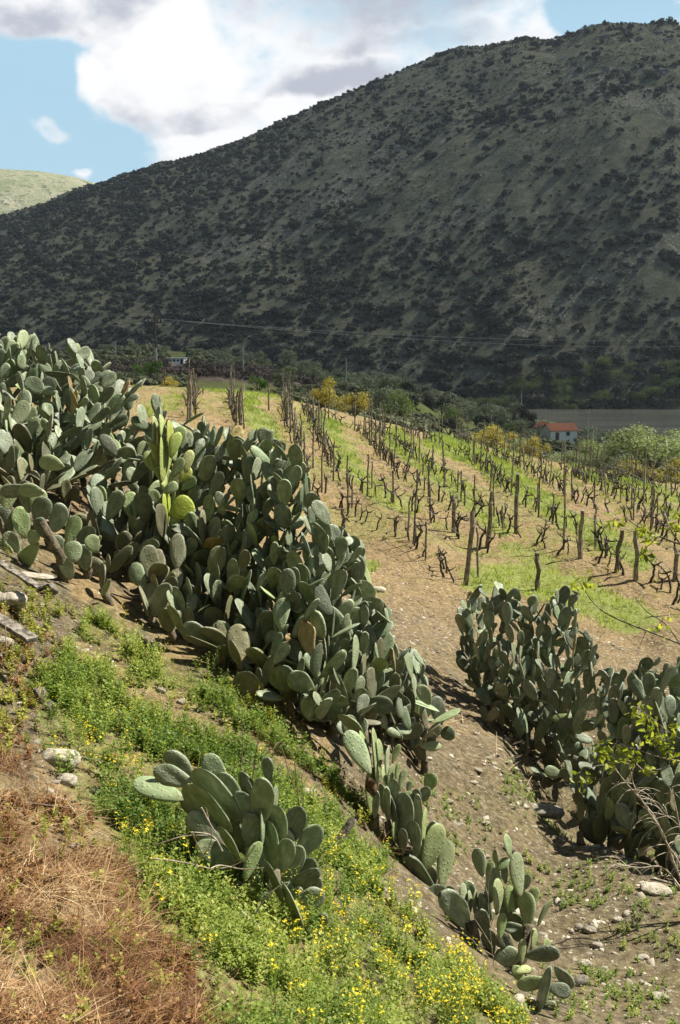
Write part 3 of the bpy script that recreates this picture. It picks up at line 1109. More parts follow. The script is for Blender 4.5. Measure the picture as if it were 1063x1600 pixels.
def valley_trees():
    R = random.Random(21)
    # golden leaved bushes at the edge of the vines: px, base py, depth, height px, width px
    for i, (px, py, Y, h, w, lab) in enumerate([
            (500, 664, 66, 50, 62, 'golden leaved bush behind the vine stakes, left of its neighbour'), (553, 672, 69, 42, 66, 'golden leaved bush behind the vine stakes, next to the taller one'),
            (778, 712, 72, 46, 82, 'bright golden bush beyond the vines, left of the white cottage'), (838, 722, 74, 50, 56, 'olive gold bush below the orange roofed cottage'),
            (985, 762, 78, 50, 112, 'large green gold bush in front of the pale trees'), (1060, 772, 74, 60, 90, 'green gold bush at the vineyard edge by the picture border'),
            (270, 614, 72, 20, 40, 'low brownish gold bush beside the orange stake')]):
        p = on_ground(px, Y, -.1)
        put_tree('golden_bush', TM_YELL, p, px_h(h, Y), px_h(w, Y) * .72, lab, 'bush', 'golden bushes round the vineyard', R)
    for (px, Y, h, w, lab) in [(1020, 96, 82, 165, 'broad pale grey green tree right of the river view'), (940, 100, 60, 100, 'pale grey green tree between the cottage and the broad tree'),
                               (1085, 100, 82, 130, 'pale grey green tree cut by the picture border'), (880, 92, 42, 84, 'small pale grey green tree just past the last vine stakes'), (815, 100, 36, 60, 'low pale bush below the cottage')]:
        p = on_ground(px, Y, -.1)
        put_tree('pale_tree', TM_PALE, p, px_h(h, Y), px_h(w, Y) * .72, lab, 'tree', 'pale trees beyond the vineyard', R)
    for (px, py, Y, h, w, lab) in [(228, 600, 88, 36, 50, 'fresh green bush behind the prickly pears'), (405, 622, 92, 30, 40, 'bright green bush behind the vine stakes'), (523, 612, 260, 22, 34, 'small green bush in the valley near a pole')]:
        put_tree('green_bush', TM_GREEN, on_ground(px, Y, -.1), px_h(h, Y), px_h(w, Y) * .85, lab, 'bush', 'green bushes beyond the vineyard', R)
    for (px, Y, h, w) in [(621, 150, 26, 30), (610, 300, 10, 16)]:
        put_tree('blossoming_tree', TM_BLOSS, on_ground(px, Y, -.1), px_h(h, Y), px_h(w, Y) * .85,
                 'white blossoming tree among the grey olives' if Y < 200 else 'tiny white blossoming tree far down the valley', 'tree', 'almond trees in blossom', R)
    # olives over the valley floor
    for i in range(150):
        Y = R.uniform(92, 330) if i < 100 else R.uniform(240, 430)
        px = R.uniform(430, 900) if i < 100 else R.uniform(380, 800)
        if i < 100 and R.random() < .25: px = R.uniform(330, 560)
        lo = 1 if i < 100 else .8
        if abs(px - 868) < 50 and Y < 345: continue
        p = on_ground(px, Y, -.1)
        qx, qy = proj(p.x, p.y, p.z)
        if 640 < qx < 745 and 632 < qy < 672 and R.random() < .75: continue
        if p.z < -33: continue
        if qx < 600 and Y < 180 and R.random() < .7: continue
        h = R.uniform(2.6, 4.8) * lo * (.62 if Y < 150 else 1)
        if 815 < qx < 935 and Y < 262:
            h = min(h, (at(qx, 689, Y).z - p.z))
            if h < 1: continue
        if 235 < qx < 320 and Y < 262: continue
        if qx > 780 and Y > 262: h = min(h, at(qx, 668 if qx < 830 else 676, Y).z - p.z)
        if h < .8: continue
        w = h * R.uniform(.8, 1.2)
        kind = R.random()
        if kind < .72:
            put_tree('olive_tree', TM_OLIVE, p, h, w, '%s grey green olive tree %s the valley, %s' % (('low', 'middling', 'tall')[0 if h < 2.8 else 1 if h < 3.8 else 2], 'on the left side of' if qx < 560 else 'in the middle of' if qx < 700 else 'on the cottage side of', 'just beyond the vines' if Y < 150 else 'halfway to the mountain' if Y < 260 else 'near the mountain foot'), 'tree', 'olive trees in the valley', R)
        elif kind < .88:
            put_tree('dark_tree', TM_DARK, p, h, w, 'dark evergreen tree among the valley olives', 'tree', 'dark evergreens in the valley', R)
        else:
            put_tree('green_tree', TM_WILLOW, p, h, w, 'leafy green tree among the valley olives', 'tree', 'green trees in the valley', R)
    # trees close round the cottage
    for (px, Y, h, w) in [(912, 250, 22, 46), (935, 262, 30, 60), (842, 256, 22, 12), (818, 262, 40, 50), (965, 262, 30, 80), (1000, 250, 34, 90), (770, 240, 34, 60), (800, 272, 42, 50), (825, 272, 34, 40), (930, 240, 20, 60), ]:
        put_tree('cottage_tree', TM_DARK if R.random() < .5 else TM_OLIVE, on_ground(px, Y, -.3), px_h(h, Y), px_h(w, Y) * .8, 'dark tree close round the orange roofed cottage', 'tree', 'trees round the cottage', R)
    # far bank
    bpx = [R.uniform(560, 1120) for _ in range(110)]
    rank_ = {k: r for r, k in enumerate(sorted(range(110), key=lambda k: bpx[k]))}
    for i in range(110):
        px = bpx[i]
        Y = R.uniform(531, 556)
        p = on_ground(px, Y, -.6)
        if p.z < -34.5: p.z = -34
        h = R.uniform(3.5, 8)
        put_tree('riverbank_tree', TM_WILLOW if R.random() < .8 else TM_DARK, p, h, h * R.uniform(1, 1.6), 'leafy green tree on the far river bank, number %d along the water from the left' % (rank_[i] + 1), 'tree', 'trees along the far river bank', R)
    # foot of the mountain left
    for i in range(60):
        px = R.uniform(0, 620)
        Y = R.uniform(330, 460)
        p = on_ground(px, Y, -.3)
        h = R.uniform(1.8, 4)
        put_tree('field_tree', TM_DARK if R.random() < .6 else TM_OLIVE, p, h, h * R.uniform(1.2, 2), 'small dark tree at the mountain foot %s' % ('below the far left slope' if px < 160 else 'behind the tall dark utility pole' if px < 300 else 'behind the slim pale pole' if px < 450 else 'behind the white valley pole'), 'tree', 'small trees at the foot of the mountain', R)
    # bare dead vine rows, too many to count
    rg = np.random.default_rng(4)
    T = []
    for i in range(5):
        V, Fc, tt = leaf_cloud(rg, 40, .09, [(0, 0, .35), (.25, 0, .3)], [.4, .35], .2, .9)
        T.append((V, Fc, tt))
    xs, ys = rg.uniform(-80, 60, 42000), rg.uniform(85, 400, 42000)
    ys = np.round(ys / 3.2) * 3.2 + rg.normal(size=42000) * .3
    zs = H(xs, ys)
    px, py = proj(xs, ys, zs)
    k = inpoly(Z_DEAD, px, py) & ~((px > 262) & (px < 294) & (py - 1.2 * F / ys < 568) & (ys < 262))
    pos = np.c_[xs, ys, zs][k][:9000]
    V, Fl, tt = scatter(T, pos, rg.random(len(pos)) * 6.28, rg.uniform(1.1, 2.0, len(pos)), rg)
    dm = leaf_mat('dead_vine_wood', [(0, (.05, .038, .034)), (.6, (.15, .115, .10)), (1, (.28, .23, .19))], 0, .9)
    tag(obj('dead_vines', mesh_np('dead_vines', V, Fl, dm, False, tt)), 'field of bare purplish brown vines below the white hut', 'vines', kind='stuff')
    # rough growth of the valley floor
    xs, ys = rg.uniform(-60, 170, 50000), np.exp(rg.uniform(math.log(80), math.log(420), 50000))
    zs = H(xs, ys)
    px, py = proj(xs, ys, zs)
    g, w_, s_, b_, p_, d_, _, _ = zones(xs, ys, zs)
    k = (g < .3) & (d_ < .5) & (px > -60) & (px < 1120) & (zs > -33.5) & ((px < 832) | (px > 908) | (ys < 150)) & ~((px > 262) & (px < 294) & (py - 1.2 * F / ys < 568))
    pos = np.c_[xs, ys, zs][k][:16000]
    V, Fl, tt = scatter(scrub_templates(16, 1, 5, 88, True, .3), pos, rg.random(len(pos)) * 6.28, rg.uniform(.25, .8, len(pos)) * (.5 + pos[:, 1] / 200), rg)
    vm = leaf_mat('valley_scrub_leaves', [(0, (.06, .07, .035)), (.5, (.15, .16, .09)), (1, (.28, .28, .18))], .15, .8)
    tag(obj('valley_scrub', mesh_np('valley_scrub', V, Fl, vm, False, tt)), 'rough low scrub covering the shaded valley floor', 'scrub', kind='stuff')


valley_trees()


# ------------------------------------------------------------------ the cloud whose shade lies on the mountain and valley
def build_cloud():
    rg = np.random.default_rng(3)
    m, t, b = mat_base('cloud_white', 1, 0)
    b.inputs['Base Color'].default_value = (.9, .9, .92, 1)
    tr = N(t, 'ShaderNodeBsdfTransparent')
    mx = N(t, 'ShaderNodeMixShader')
    mx.inputs[0].default_value = .50
    t.links.new(b.outputs[0], mx.inputs[1])
    t.links.new(tr.outputs[0], mx.inputs[2])
    t.links.new(mx.outputs[0], t.nodes['Material Output'].inputs[0])
    zc = 1200.0
    ox, oy = zc / math.tan(SUN_EL) * math.sin(SUN_AZ), zc / math.tan(SUN_EL) * math.cos(SUN_AZ)
    # outline of the shade on the land, then carried up along the sun's rays
    near = [(-1500, 76), (-300, 76), (-60, 77), (-20, 79), (0, 82), (10, 90), (17, 112), (40, 126), (90, 170), (200, 210), (600, 240), (1400, 330)]
    far = [(1700, 1200), (1300, 1650), (400, 1700), (-400, 1680), (-560, 1560), (-900, 1250), (-1500, 900)]
    out = []
    pts = near + far
    for i, (p, q) in enumerate(zip(pts, pts[1:] + pts[:1])):
        for k in range(12):
            f = k / 12
            x, y = p[0] + (q[0] - p[0]) * f, p[1] + (q[1] - p[1]) * f
            out.append((x, y))
    out = np.array(out)
    if True:
        n = fbm(out[:, 0] / 45, out[:, 1] / 45, 15, 3)
        out[:, 1] += n * 5 * (out[:, 1] < 400)
    cx, cy = 200, 850
    V, Fq = [], []
    rings = [(1.0, 0), (.985, 14), (.95, 34), (.85, 70), (.6, 130), (.3, 170)]
    K = len(out)
    for sgn in (1, -1):
        for r, h in rings:
            for x, y in out:
                X, Y = cx + (x - cx) * r, cy + (y - cy) * r
                hh = h * (1 if sgn > 0 else .35)
                hh *= 1 + .8 * float(fbm(np.array([X / 160]), np.array([Y / 160]), 8, 3)[0])
                V.append((X + ox, Y + oy, zc + sgn * hh))
    nr = len(rings)
    for sidx in (0, 1):
        o_ = sidx * nr * K
        for i in range(nr - 1):
            for k in range(K):
                k2 = (k + 1) % K
                Fq.append((o_ + i * K + k, o_ + i * K + k2, o_ + (i + 1) * K + k2, o_ + (i + 1) * K + k))
    me = bpy.data.meshes.new('cloud')
    caps = [tuple(range((nr - 1) * K, nr * K)), tuple(range((2 * nr - 1) * K, 2 * nr * K))]
    me.from_pydata(V, [], Fq + caps)
    me.materials.append(m)
    o = obj('cloud', me)
    o['kind'] = 'structure'


build_cloud()


# ------------------------------------------------------------------ prickly pears
def pad_material(name, c_lo, c_mid, c_hi, rnd=.38, hue=0.0):
    m, t, b = mat_base(name, .52, .3)
    tc = N(t, 'ShaderNodeTexCoord')
    oi = N(t, 'ShaderNodeObjectInfo')
    off = N(t, 'ShaderNodeCombineXYZ')
    t.links.new(mathn(t, 'MULTIPLY', oi.outputs['Random'], 37), off.inputs[0])
    t.links.new(mathn(t, 'MULTIPLY', oi.outputs['Random'], 91), off.inputs[2])
    ad = N(t, 'ShaderNodeVectorMath', operation='ADD')
    t.links.new(tc.outputs['Object'], ad.inputs[0])
    t.links.new(off.outputs[0], ad.inputs[1])
    P = ad.outputs[0]
    n = noise_tex(t, 3.2, 6, .65, vec=P)
    c = ramp(t, n, [(.25, c_lo), (.5, c_mid), (.8, c_hi)])
    # areoles: small raised cushions in a loose lattice
    mp = N(t, 'ShaderNodeMapping')
    mp.inputs['Scale'].default_value = (7.5, .01, 12)
    t.links.new(P, mp.inputs[0])
    vo = N(t, 'ShaderNodeTexVoronoi')
    vo.inputs['Scale'].default_value = 1
    vo.inputs['Randomness'].default_value = .7
    t.links.new(mp.outputs[0], vo.inputs['Vector'])
    spot = maprange(t, vo.outputs['Distance'], .15, .04)
    c = mixc(t, mathn(t, 'MULTIPLY', spot, .5), c, (.12, .11, .06, 1))
    # corky scars, more towards the base of the pad
    sx = N(t, 'ShaderNodeSeparateXYZ')
    t.links.new(tc.outputs['Object'], sx.inputs[0])
    lowf = maprange(t, sx.outputs[2], .5, 0)
    sc = mathn(t, 'ADD', noise_tex(t, 5, 7, .7, vec=P), mathn(t, 'MULTIPLY', lowf, .17))
    c = mixc(t, maprange(t, sc, .66, .74), c, (.20, .17, .10, 1))
    hsv = N(t, 'ShaderNodeHueSaturation')
    r2 = mathn(t, 'FRACT', mathn(t, 'MULTIPLY', oi.outputs['Random'], 7.31))
    r3 = mathn(t, 'FRACT', mathn(t, 'MULTIPLY', oi.outputs['Random'], 13.7))
    t.links.new(maprange(t, oi.outputs['Random'], 0, 1, 1 - rnd, 1 + rnd, False), hsv.inputs['Value'])
    t.links.new(maprange(t, r2, 0, 1, .48, .515, False), hsv.inputs['Hue'])
    t.links.new(maprange(t, r3, 0, 1, .8, 1.25, False), hsv.inputs['Saturation'])
    t.links.new(c, hsv.inputs['Color'])
    t.links.new(hsv.outputs[0], b.inputs['Base Color'])
    h = mathn(t, 'ADD', maprange(t, vo.outputs['Distance'], .5, .0), mathn(t, 'MULTIPLY', n, .9))
    add_bump(t, b, h, .005, .6)
    return m


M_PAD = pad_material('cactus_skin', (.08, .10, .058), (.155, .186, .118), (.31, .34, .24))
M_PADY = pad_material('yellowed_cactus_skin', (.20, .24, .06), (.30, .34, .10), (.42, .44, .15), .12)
M_PADG = pad_material('bright_and_sunlit_cactus_skin', (.15, .19, .085), (.22, .27, .135), (.31, .36, .20), .12)  # brighter skin for some grown pads; on lit pads it is painted sunlight
M_PADB = pad_material('corky_cactus_skin', (.08, .082, .045), (.135, .135, .078), (.21, .205, .13))
M_CTRUNK = simple_mat('cactus_trunk_bark', (.055, .045, .03), (.17, .14, .095), 12, .95, .02)


def pad_mesh(seed, mat, wav=.0):
    """one pad: unit high along Z, unit wide along X, unit thick along Y"""
    rg = random.Random(seed)
    nth, nr = 26, 6
    k1 = rg.uniform(.55, 1.25)
    asym = rg.uniform(-.16, .16)
    bend = rg.uniform(-.9, .9)
    cup = rg.uniform(-.9, .9)
    notch = rg.uniform(-.03, .08)
    V = []
    idx = {}

    def outline(th):
        # th 0 at the tip, pi at the base
        s = (1 + math.cos(th)) / 2                       # 1 tip .. 0 base
        w = math.sin(th) * (1 - .50 * (1 - s) ** 1.2 * k1) * 1.17
        x = .5 * w * (1 + asym * math.sin(th))
        z = s
        wv = 1 + wav * math.sin(5 * th + seed) + notch * math.cos(3 * th + seed)
        return x * wv, .5 + (z - .5) * (1 + wav * .3 * math.sin(4 * th))
    for side in (1, -1):
        for r in range(nr + 1):
            rr = r / nr
            rho = 1 - (1 - rr) ** 1.0
            for k in range(nth if r else 1):
                th = 2 * math.pi * k / nth
                ox, oz = outline(th)
                x = ox * rho
                z = .47 + (oz - .47) * rho
                prof = math.sqrt(max(0.0, 1 - rho ** 3.2))
                y = side * .5 * prof
                y += bend * (z - .3) ** 2 * 1.6 + cup * (x * x) * 3.0 + wav * 8 * math.sin(9 * x + 5 * z + seed) * .35
                if r == nr and side == -1:
                    continue
                idx[(side, r, k)] = len(V)
                V.append((x, y, z))

    def I(side, r, k):
        if r == 0: return idx[(side, 0, 0)]
        if r == nr: return idx[(1, nr, k % nth)]
        return idx[(side, r, k % nth)]
    Fc = []
    for side in (1, -1):
        for r in range(nr):
            for k in range(nth):
                if r == 0:
                    f = (I(side, 0, 0), I(side, 1, k), I(side, 1, k + 1))
                else:
                    f = (I(side, r, k), I(side, r + 1, k), I(side, r + 1, k + 1), I(side, r, k + 1))
                Fc.append(f if side == -1 else f[::-1])
    me = bpy.data.meshes.new('pad')
    me.from_pydata(V, [], Fc)
    me.polygons.foreach_set('use_smooth', [True] * len(me.polygons))
    me.materials.append(mat)
    me.update()
    return me


PADS = [pad_mesh(i, M_PAD) for i in range(7)] + [pad_mesh(20 + i, M_PAD, .04) for i in range(3)] + [pad_mesh(30 + i, M_PAD, .015) for i in range(3)]
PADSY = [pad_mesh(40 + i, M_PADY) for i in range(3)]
PADSB = [pad_mesh(80 + i, M_PADB, .03) for i in range(3)]
M_PADX = pad_material('withered_cactus_skin', (.13, .09, .04), (.27, .21, .10), (.42, .36, .20), .2)
PADSX = [pad_mesh(90 + i, M_PADX, .09) for i in range(3)]
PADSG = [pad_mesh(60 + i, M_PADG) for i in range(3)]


def set_pad(root, base, axis, L, W, n, T=None, meshes=None, rg=random, name='pad', label=None):
    axis = axis.normalized()
    n = (n - axis * n.dot(axis)).normalized()
    side = n.cross(axis)
    T = T or .016 + .028 * L
    o = bpy.data.objects.new(name, rg.choice(meshes or PADS))
    COL.objects.link(o)
    o.parent = root
    M = Matrix(((side.x * W, n.x * T, axis.x * L, 0), (side.y * W, n.y * T, axis.y * L, 0), (side.z * W, n.z * T, axis.z * L, 0), (0, 0, 0, 1)))
    rl = root.location
    M.translation = base - axis * L * .04 - rl
    o.matrix_basis = M
    if label: o['label'] = label
    return o


def cactus_root(p, label, group=None):
    r = empty('prickly_pear', p)
    tag(r, label, 'cactus', group)
    return r


HEDGE1 = [(-60, 515), (0, 520), (60, 517), (80, 540), (110, 528), (150, 548), (200, 590), (215, 605), (225, 590), (250, 590), (262, 640), (292, 668), (318, 640), (330, 668),
          (375, 665), (400, 668), (420, 655), (436, 690), (462, 694), (478, 690), (480, 735), (492, 770), (492, 800), (530, 818), (578, 850), (580, 868),
          (555, 888), (528, 905), (545, 930), (565, 895), (572, 900), (588, 930), (612, 950), (616, 985), (600, 1000), (640, 1010), (676, 1025), (672, 1045),
          (650, 1070), (680, 1085), (688, 1120), (708, 1150), (690, 1175), (640, 1195), (560, 1195), (500, 1185), (440, 1140), (400, 1090), (330, 1045),
          (280, 1020), (200, 975), (150, 930), (95, 890), (40, 860), (-60, 830)]
HEDGE2 = [(713, 935), (770, 905), (800, 920), (840, 905), (830, 950), (880, 912), (908, 930), (905, 965), (945, 1005), (945, 1035), (985, 1045), (1000, 1030), (1090, 1025),
          (1110, 1400), (1063, 1380), (960, 1330), (880, 1270), (830, 1205), (780, 1150), (735, 1105), (715, 1060)]


def grow_hedge(poly, plants, depth_fn, n_targets, seed, group, lrange=(.24, .40), meshes_fn=None, foot=None):
    rg = random.Random(seed)
    P = []
    for (px, Y, lab) in plants:
        if foot and Y < foot(px) + 1.0: Y = foot(px) + rg.uniform(.25, .6)
        base = on_ground(px, Y, -.05)
        root = cactus_root(base, lab, group)
        mb = MB()
        pads = []
        for k in range(rg.randint(6, 7)):
            a = rg.uniform(0, 6.28)
            h = rg.uniform(.14, .36)
            d = Vector((math.cos(a) * .35, math.sin(a) * .35, 1)).normalized()
            b0 = base + Vector((math.cos(a), math.sin(a), 0)) * rg.uniform(.05, .75)
            b0.z = Hs(b0.x, b0.y) - .08
            top = b0 + d * h
            mid = b0.lerp(top, .5) + Vector((rg.uniform(-.05, .05), rg.uniform(-.05, .05), 0))
            MB_ = MB().tube([b0 - base, mid - base, top - base], [.05, .043, .035], 9)
            MB_.build('trunk', M_CTRUNK, root, smooth=True)
            for j in range(2):
                pads.append(dict(tip=top, ax=d, n=Vector((rg.uniform(-1, 1), rg.uniform(-1, 1), 0)), kids=0, L=.3, lev=0, c=top))
        P.append(dict(root=root, pads=pads, n=0, base=base))
    xs = [p[0] for p in poly]
    ys = [p[1] for p in poly]
    centers = []
    made = 0
    tries = 0
    while made < n_targets and tries < n_targets * 14:
        tries += 1
        px, py = rg.uniform(min(xs), max(xs)), rg.uniform(min(ys), max(ys))
        if not inpoly(poly, [px], [py])[0]: continue
        Y = depth_fn(px, py, rg)
        T = at(px, py, Y)
        if T.z < Hs(T.x, T.y) + .06: continue
        best, bd = None, 1e9
        for pl in P:
            if pl['n'] >= 99: continue
            for pd in pl['pads']:
                if pd['kids'] >= 4: continue
                d = (T - pd['tip']).length
                if T.z < pd['tip'].z + .05: d *= 1.9
                if d < bd and pd['lev'] < 14: best, bd, bp = pd, d, pl
        if best is None or bd < .10: continue
        dirv = (T - best['tip']).normalized()
        ax = (best['ax'] * .25 + dirv * .60 + Vector((0, 0, .80)) + Vector((rg.uniform(-.5, .5), rg.uniform(-.5, .5), 0))).normalized()
        if rg.random() < .10: ax = (ax + Vector((rg.uniform(-1, 1), rg.uniform(-1, 1), -.5))).normalized()
        if ax.z < -.1: ax.z = -.1; ax.normalize()
        L = rg.uniform(*lrange) * (1.08 if best['lev'] < 3 else .95)
        W = L * rg.uniform(.46, .62)
        # keep some of the parent's facing, turned by a random angle
        n0 = best['n'] - ax * best['n'].dot(ax)
        if n0.length < .2: n0 = ax.cross(Vector((rg.uniform(-1, 1), rg.uniform(-1, 1), .2)))
        n0.normalize()
        ang = rg.gauss(0, .75)
        n1 = n0 * math.cos(ang) + ax.cross(n0) * math.sin(ang)
        tip = best['tip'] + ax * L * .92
        q = proj(tip.x, tip.y, tip.z)
        if not inpoly(poly, [q[0]], [q[1]])[0]: continue
        c = best['tip'] + ax * L * .5
        if c.z < Hs(c.x, c.y) + .05: continue
        bad = False
        for (cc, nn) in centers:
            d = (cc - c)
            if d.length < .10 or (d.length < .22 and abs(nn.dot(n1)) > .8 and abs(d.dot(n1)) < .035):
                bad = True
                break
        if bad: continue
        centers.append((c, n1))
        # pads grow from the rim of the parent, not always from its very tip
        mesh = meshes_fn(c, rg) if meshes_fn else None
        if mesh is None and (best['lev'] < 1 or (best['lev'] < 3 and rg.random() < .2)): mesh = PADSB
        if mesh is None and rg.random() < .022: mesh = PADSX
        if mesh is None and rg.random() < .05: mesh = PADSG
        set_pad(bp['root'], best['tip'], ax, L, W, n1, None, mesh, rg)
        best['kids'] += 1
        side = n1.cross(ax)
        for sgn in ((0, 1, -1) if L > .26 else (0,)):
            tp = best['tip'] + ax * L * (.92 if sgn == 0 else .78) + side * W * .36 * sgn
            bp['pads'].append(dict(tip=tp, ax=(ax + side * .6 * sgn).normalized(), n=n1, kids=2 if sgn else 1, lev=best['lev'] + 1))
        bp['n'] += 1
        made += 1
    print('PADS', group, made, [p['n'] for p in P])
    return P


B1X = [0, 95, 150, 200, 280, 330, 400, 440, 500, 600, 690]
B1Y = [840, 890, 930, 975, 1020, 1045, 1090, 1140, 1185, 1195, 1175]
B1D = [hit(a, b).y + .1 for a, b in zip(B1X, B1Y)]


def depth1(px, py, rg):
    bx = np.interp(px, B1X, B1D)
    by = np.interp(px, B1X, B1Y)
    k = np.interp(px, [0, 200, 350, 500, 700], [.0125, .0115, .0068, .004, .003])
    return bx + (by - py) * k + rg.uniform(-.25, .55)


B2X = [735, 780, 830, 880, 960, 1063]
B2Y = [1105, 1150, 1205, 1270, 1330, 1380]
B2D = [hit(a, b).y + .1 for a, b in zip(B2X, B2Y)]


def depth2(px, py, rg):
    bx = np.interp(px, B2X, B2D)
    by = np.interp(px, B2X, B2Y)
    return bx + (by - py) * .0035 + rg.uniform(-.3, .7)


def mf(c, rg):
    q = proj(c.x, c.y, c.z)
    if (q[0] - 262) ** 2 / 30 ** 2 + (q[1] - 725) ** 2 / 70 ** 2 < 1 and c.y < 12.0: return PADSG
    return None


P1 = [(20, 15.2, 'prickly pear at the far upper end of the long hedge, by the picture edge'),
      (105, 14.6, 'prickly pear topping the hedge with upright pads left of the tall utility pole'),
      (-10, 12.6, 'prickly pear at the picture edge halfway up the long hedge'),
      (190, 13.6, 'prickly pear of the hedge top whose highest pads stand before the utility pole foot'),
      (60, 11.2, 'prickly pear with drooping lit pads above the dry slope and the old plank'),
      (130, 12.2, 'prickly pear inside the long hedge above the low drooping pads'),
      (20, 10.6, 'prickly pear behind the thick brown stems above the bank, at the picture edge'),
      (100, 10.4, 'prickly pear with low pads between the thick brown stems and the flowering weeds'),
      (160, 10.9, 'prickly pear leaning out over the dry stony bank at the hedge foot'),
      (225, 11.4, 'prickly pear left of the yellowed stalk in the long hedge'),
      (245, 10.7, 'dark shaded prickly pear low in the hedge under the yellowed stalk'),
      (320, 11.9, 'prickly pear right of the yellowed stalk on the hedge crest'),
      (395, 11.8, 'prickly pear with clustered lit upright pads on the crest before the vine stakes'),
      (330, 10.4, 'dark prickly pear at the hedge foot above the yellow flowering weeds'),
      (440, 11.2, 'prickly pear whose outer pads reach over the start of the first vine row'),
      (420, 10.2, 'dark prickly pear low in the hedge before the bare brown ground'),
      (500, 10.7, 'prickly pear with broad dark round pads beside the brown ground of the vineyard'),
      (575, 10.9, 'prickly pear with thin upright lit pads rising against the bare brown ground'),
      (490, 9.9, 'low prickly pear in the hedge above the pale stone and dry stalks'),
      (560, 10.2, 'spreading low prickly pear just above the tall scarred one'),
      (645, 11.0, 'prickly pear closing the long hedge, its pads fanning out to the bare path')]
P2 = [(760, 13.3, 'tall prickly pear at the upper end of the second hedge beside a short stake'),
      (815, 13.0, 'prickly pear with a tall narrow top pad in the second hedge'),
      (880, 12.6, 'prickly pear with round dark pads at the brow of the second hedge'),
      (850, 12.4, 'prickly pear with bare brown trunks showing over the soil path'),
      (930, 12.2, 'prickly pear in the middle of the second hedge beside the sapling leaves'),
      (1000, 12.0, 'prickly pear behind the yellow green sapling leaves'),
      (1070, 12.2, 'prickly pear of the second hedge cut by the picture border'),
      (985, 11.5, 'low shaded prickly pear behind the bare pale twigs'),
      (1075, 11.2, 'dark prickly pear at the lowest end of the second hedge')]
grow_hedge(HEDGE1, P1, depth1, 1780, 5, 'prickly pears of the long hedge', (.18, .37), mf, lambda p: float(np.interp(p, B1X, B1D)))
grow_hedge(HEDGE2, P2, depth2, 800, 9, 'prickly pears of the second hedge', (.19, .36), None, lambda p: float(np.interp(p, B2X, B2D)))


def hero(root, lst, Y, rg):
    for i, e in enumerate(lst):
        bx, by, tx, ty, w = e[:5]
        lit = e[5] if len(e) > 5 else 'D'
        dy = e[6] if len(e) > 6 else rg.uniform(-.15, .15)
        B = at(bx, by, Y + dy)
        T0 = at(tx, ty, Y + dy)
        L0 = (T0 - B).length
        lean = .30 if 'L' in lit else rg.uniform(-.12, .12)
        T = at(tx, ty, Y + dy + lean * L0)
        ax = T - B
        L = ax.length
        a = ax.normalized()
        tc = -B.normalized()
        n0 = (tc - a * tc.dot(a)).normalized()
        sd = a.cross(n0)
        wpx = w * (Y + dy) / F
        W = max(wpx, L * rg.uniform(.46, .56))
        W = min(W, max(wpx * 1.02, .36))
        ratio = min(1, wpx / W)
        phi = math.acos(ratio)
        c = [n0 * math.cos(phi) + sd * math.sin(phi) * s for s in (1, -1)]
        sc = [v.dot(SUN) for v in c]
        n = c[int(np.argmax(sc))] if 'L' in lit else c[int(np.argmin(sc))]
        ms = PADSY if 'Y' in lit else (PADSG if 'G' in lit else None)  # most pads marked lit take the brighter skin, sunlight put into the colour
        nm, lb = 'pad', None
        set_pad(root, B, ax, L * 1.03, W, n, .016 + .03 * L, ms, rg, nm, lb)


def trunk_part(root, pts, rad, mat=None):
    mb = MB()
    mb.tube([Vector(p) - root.location for p in pts], rad, 9)
    mb.build('trunk', mat or M_CTRUNK, root, smooth=True)


rg_h = random.Random(77)
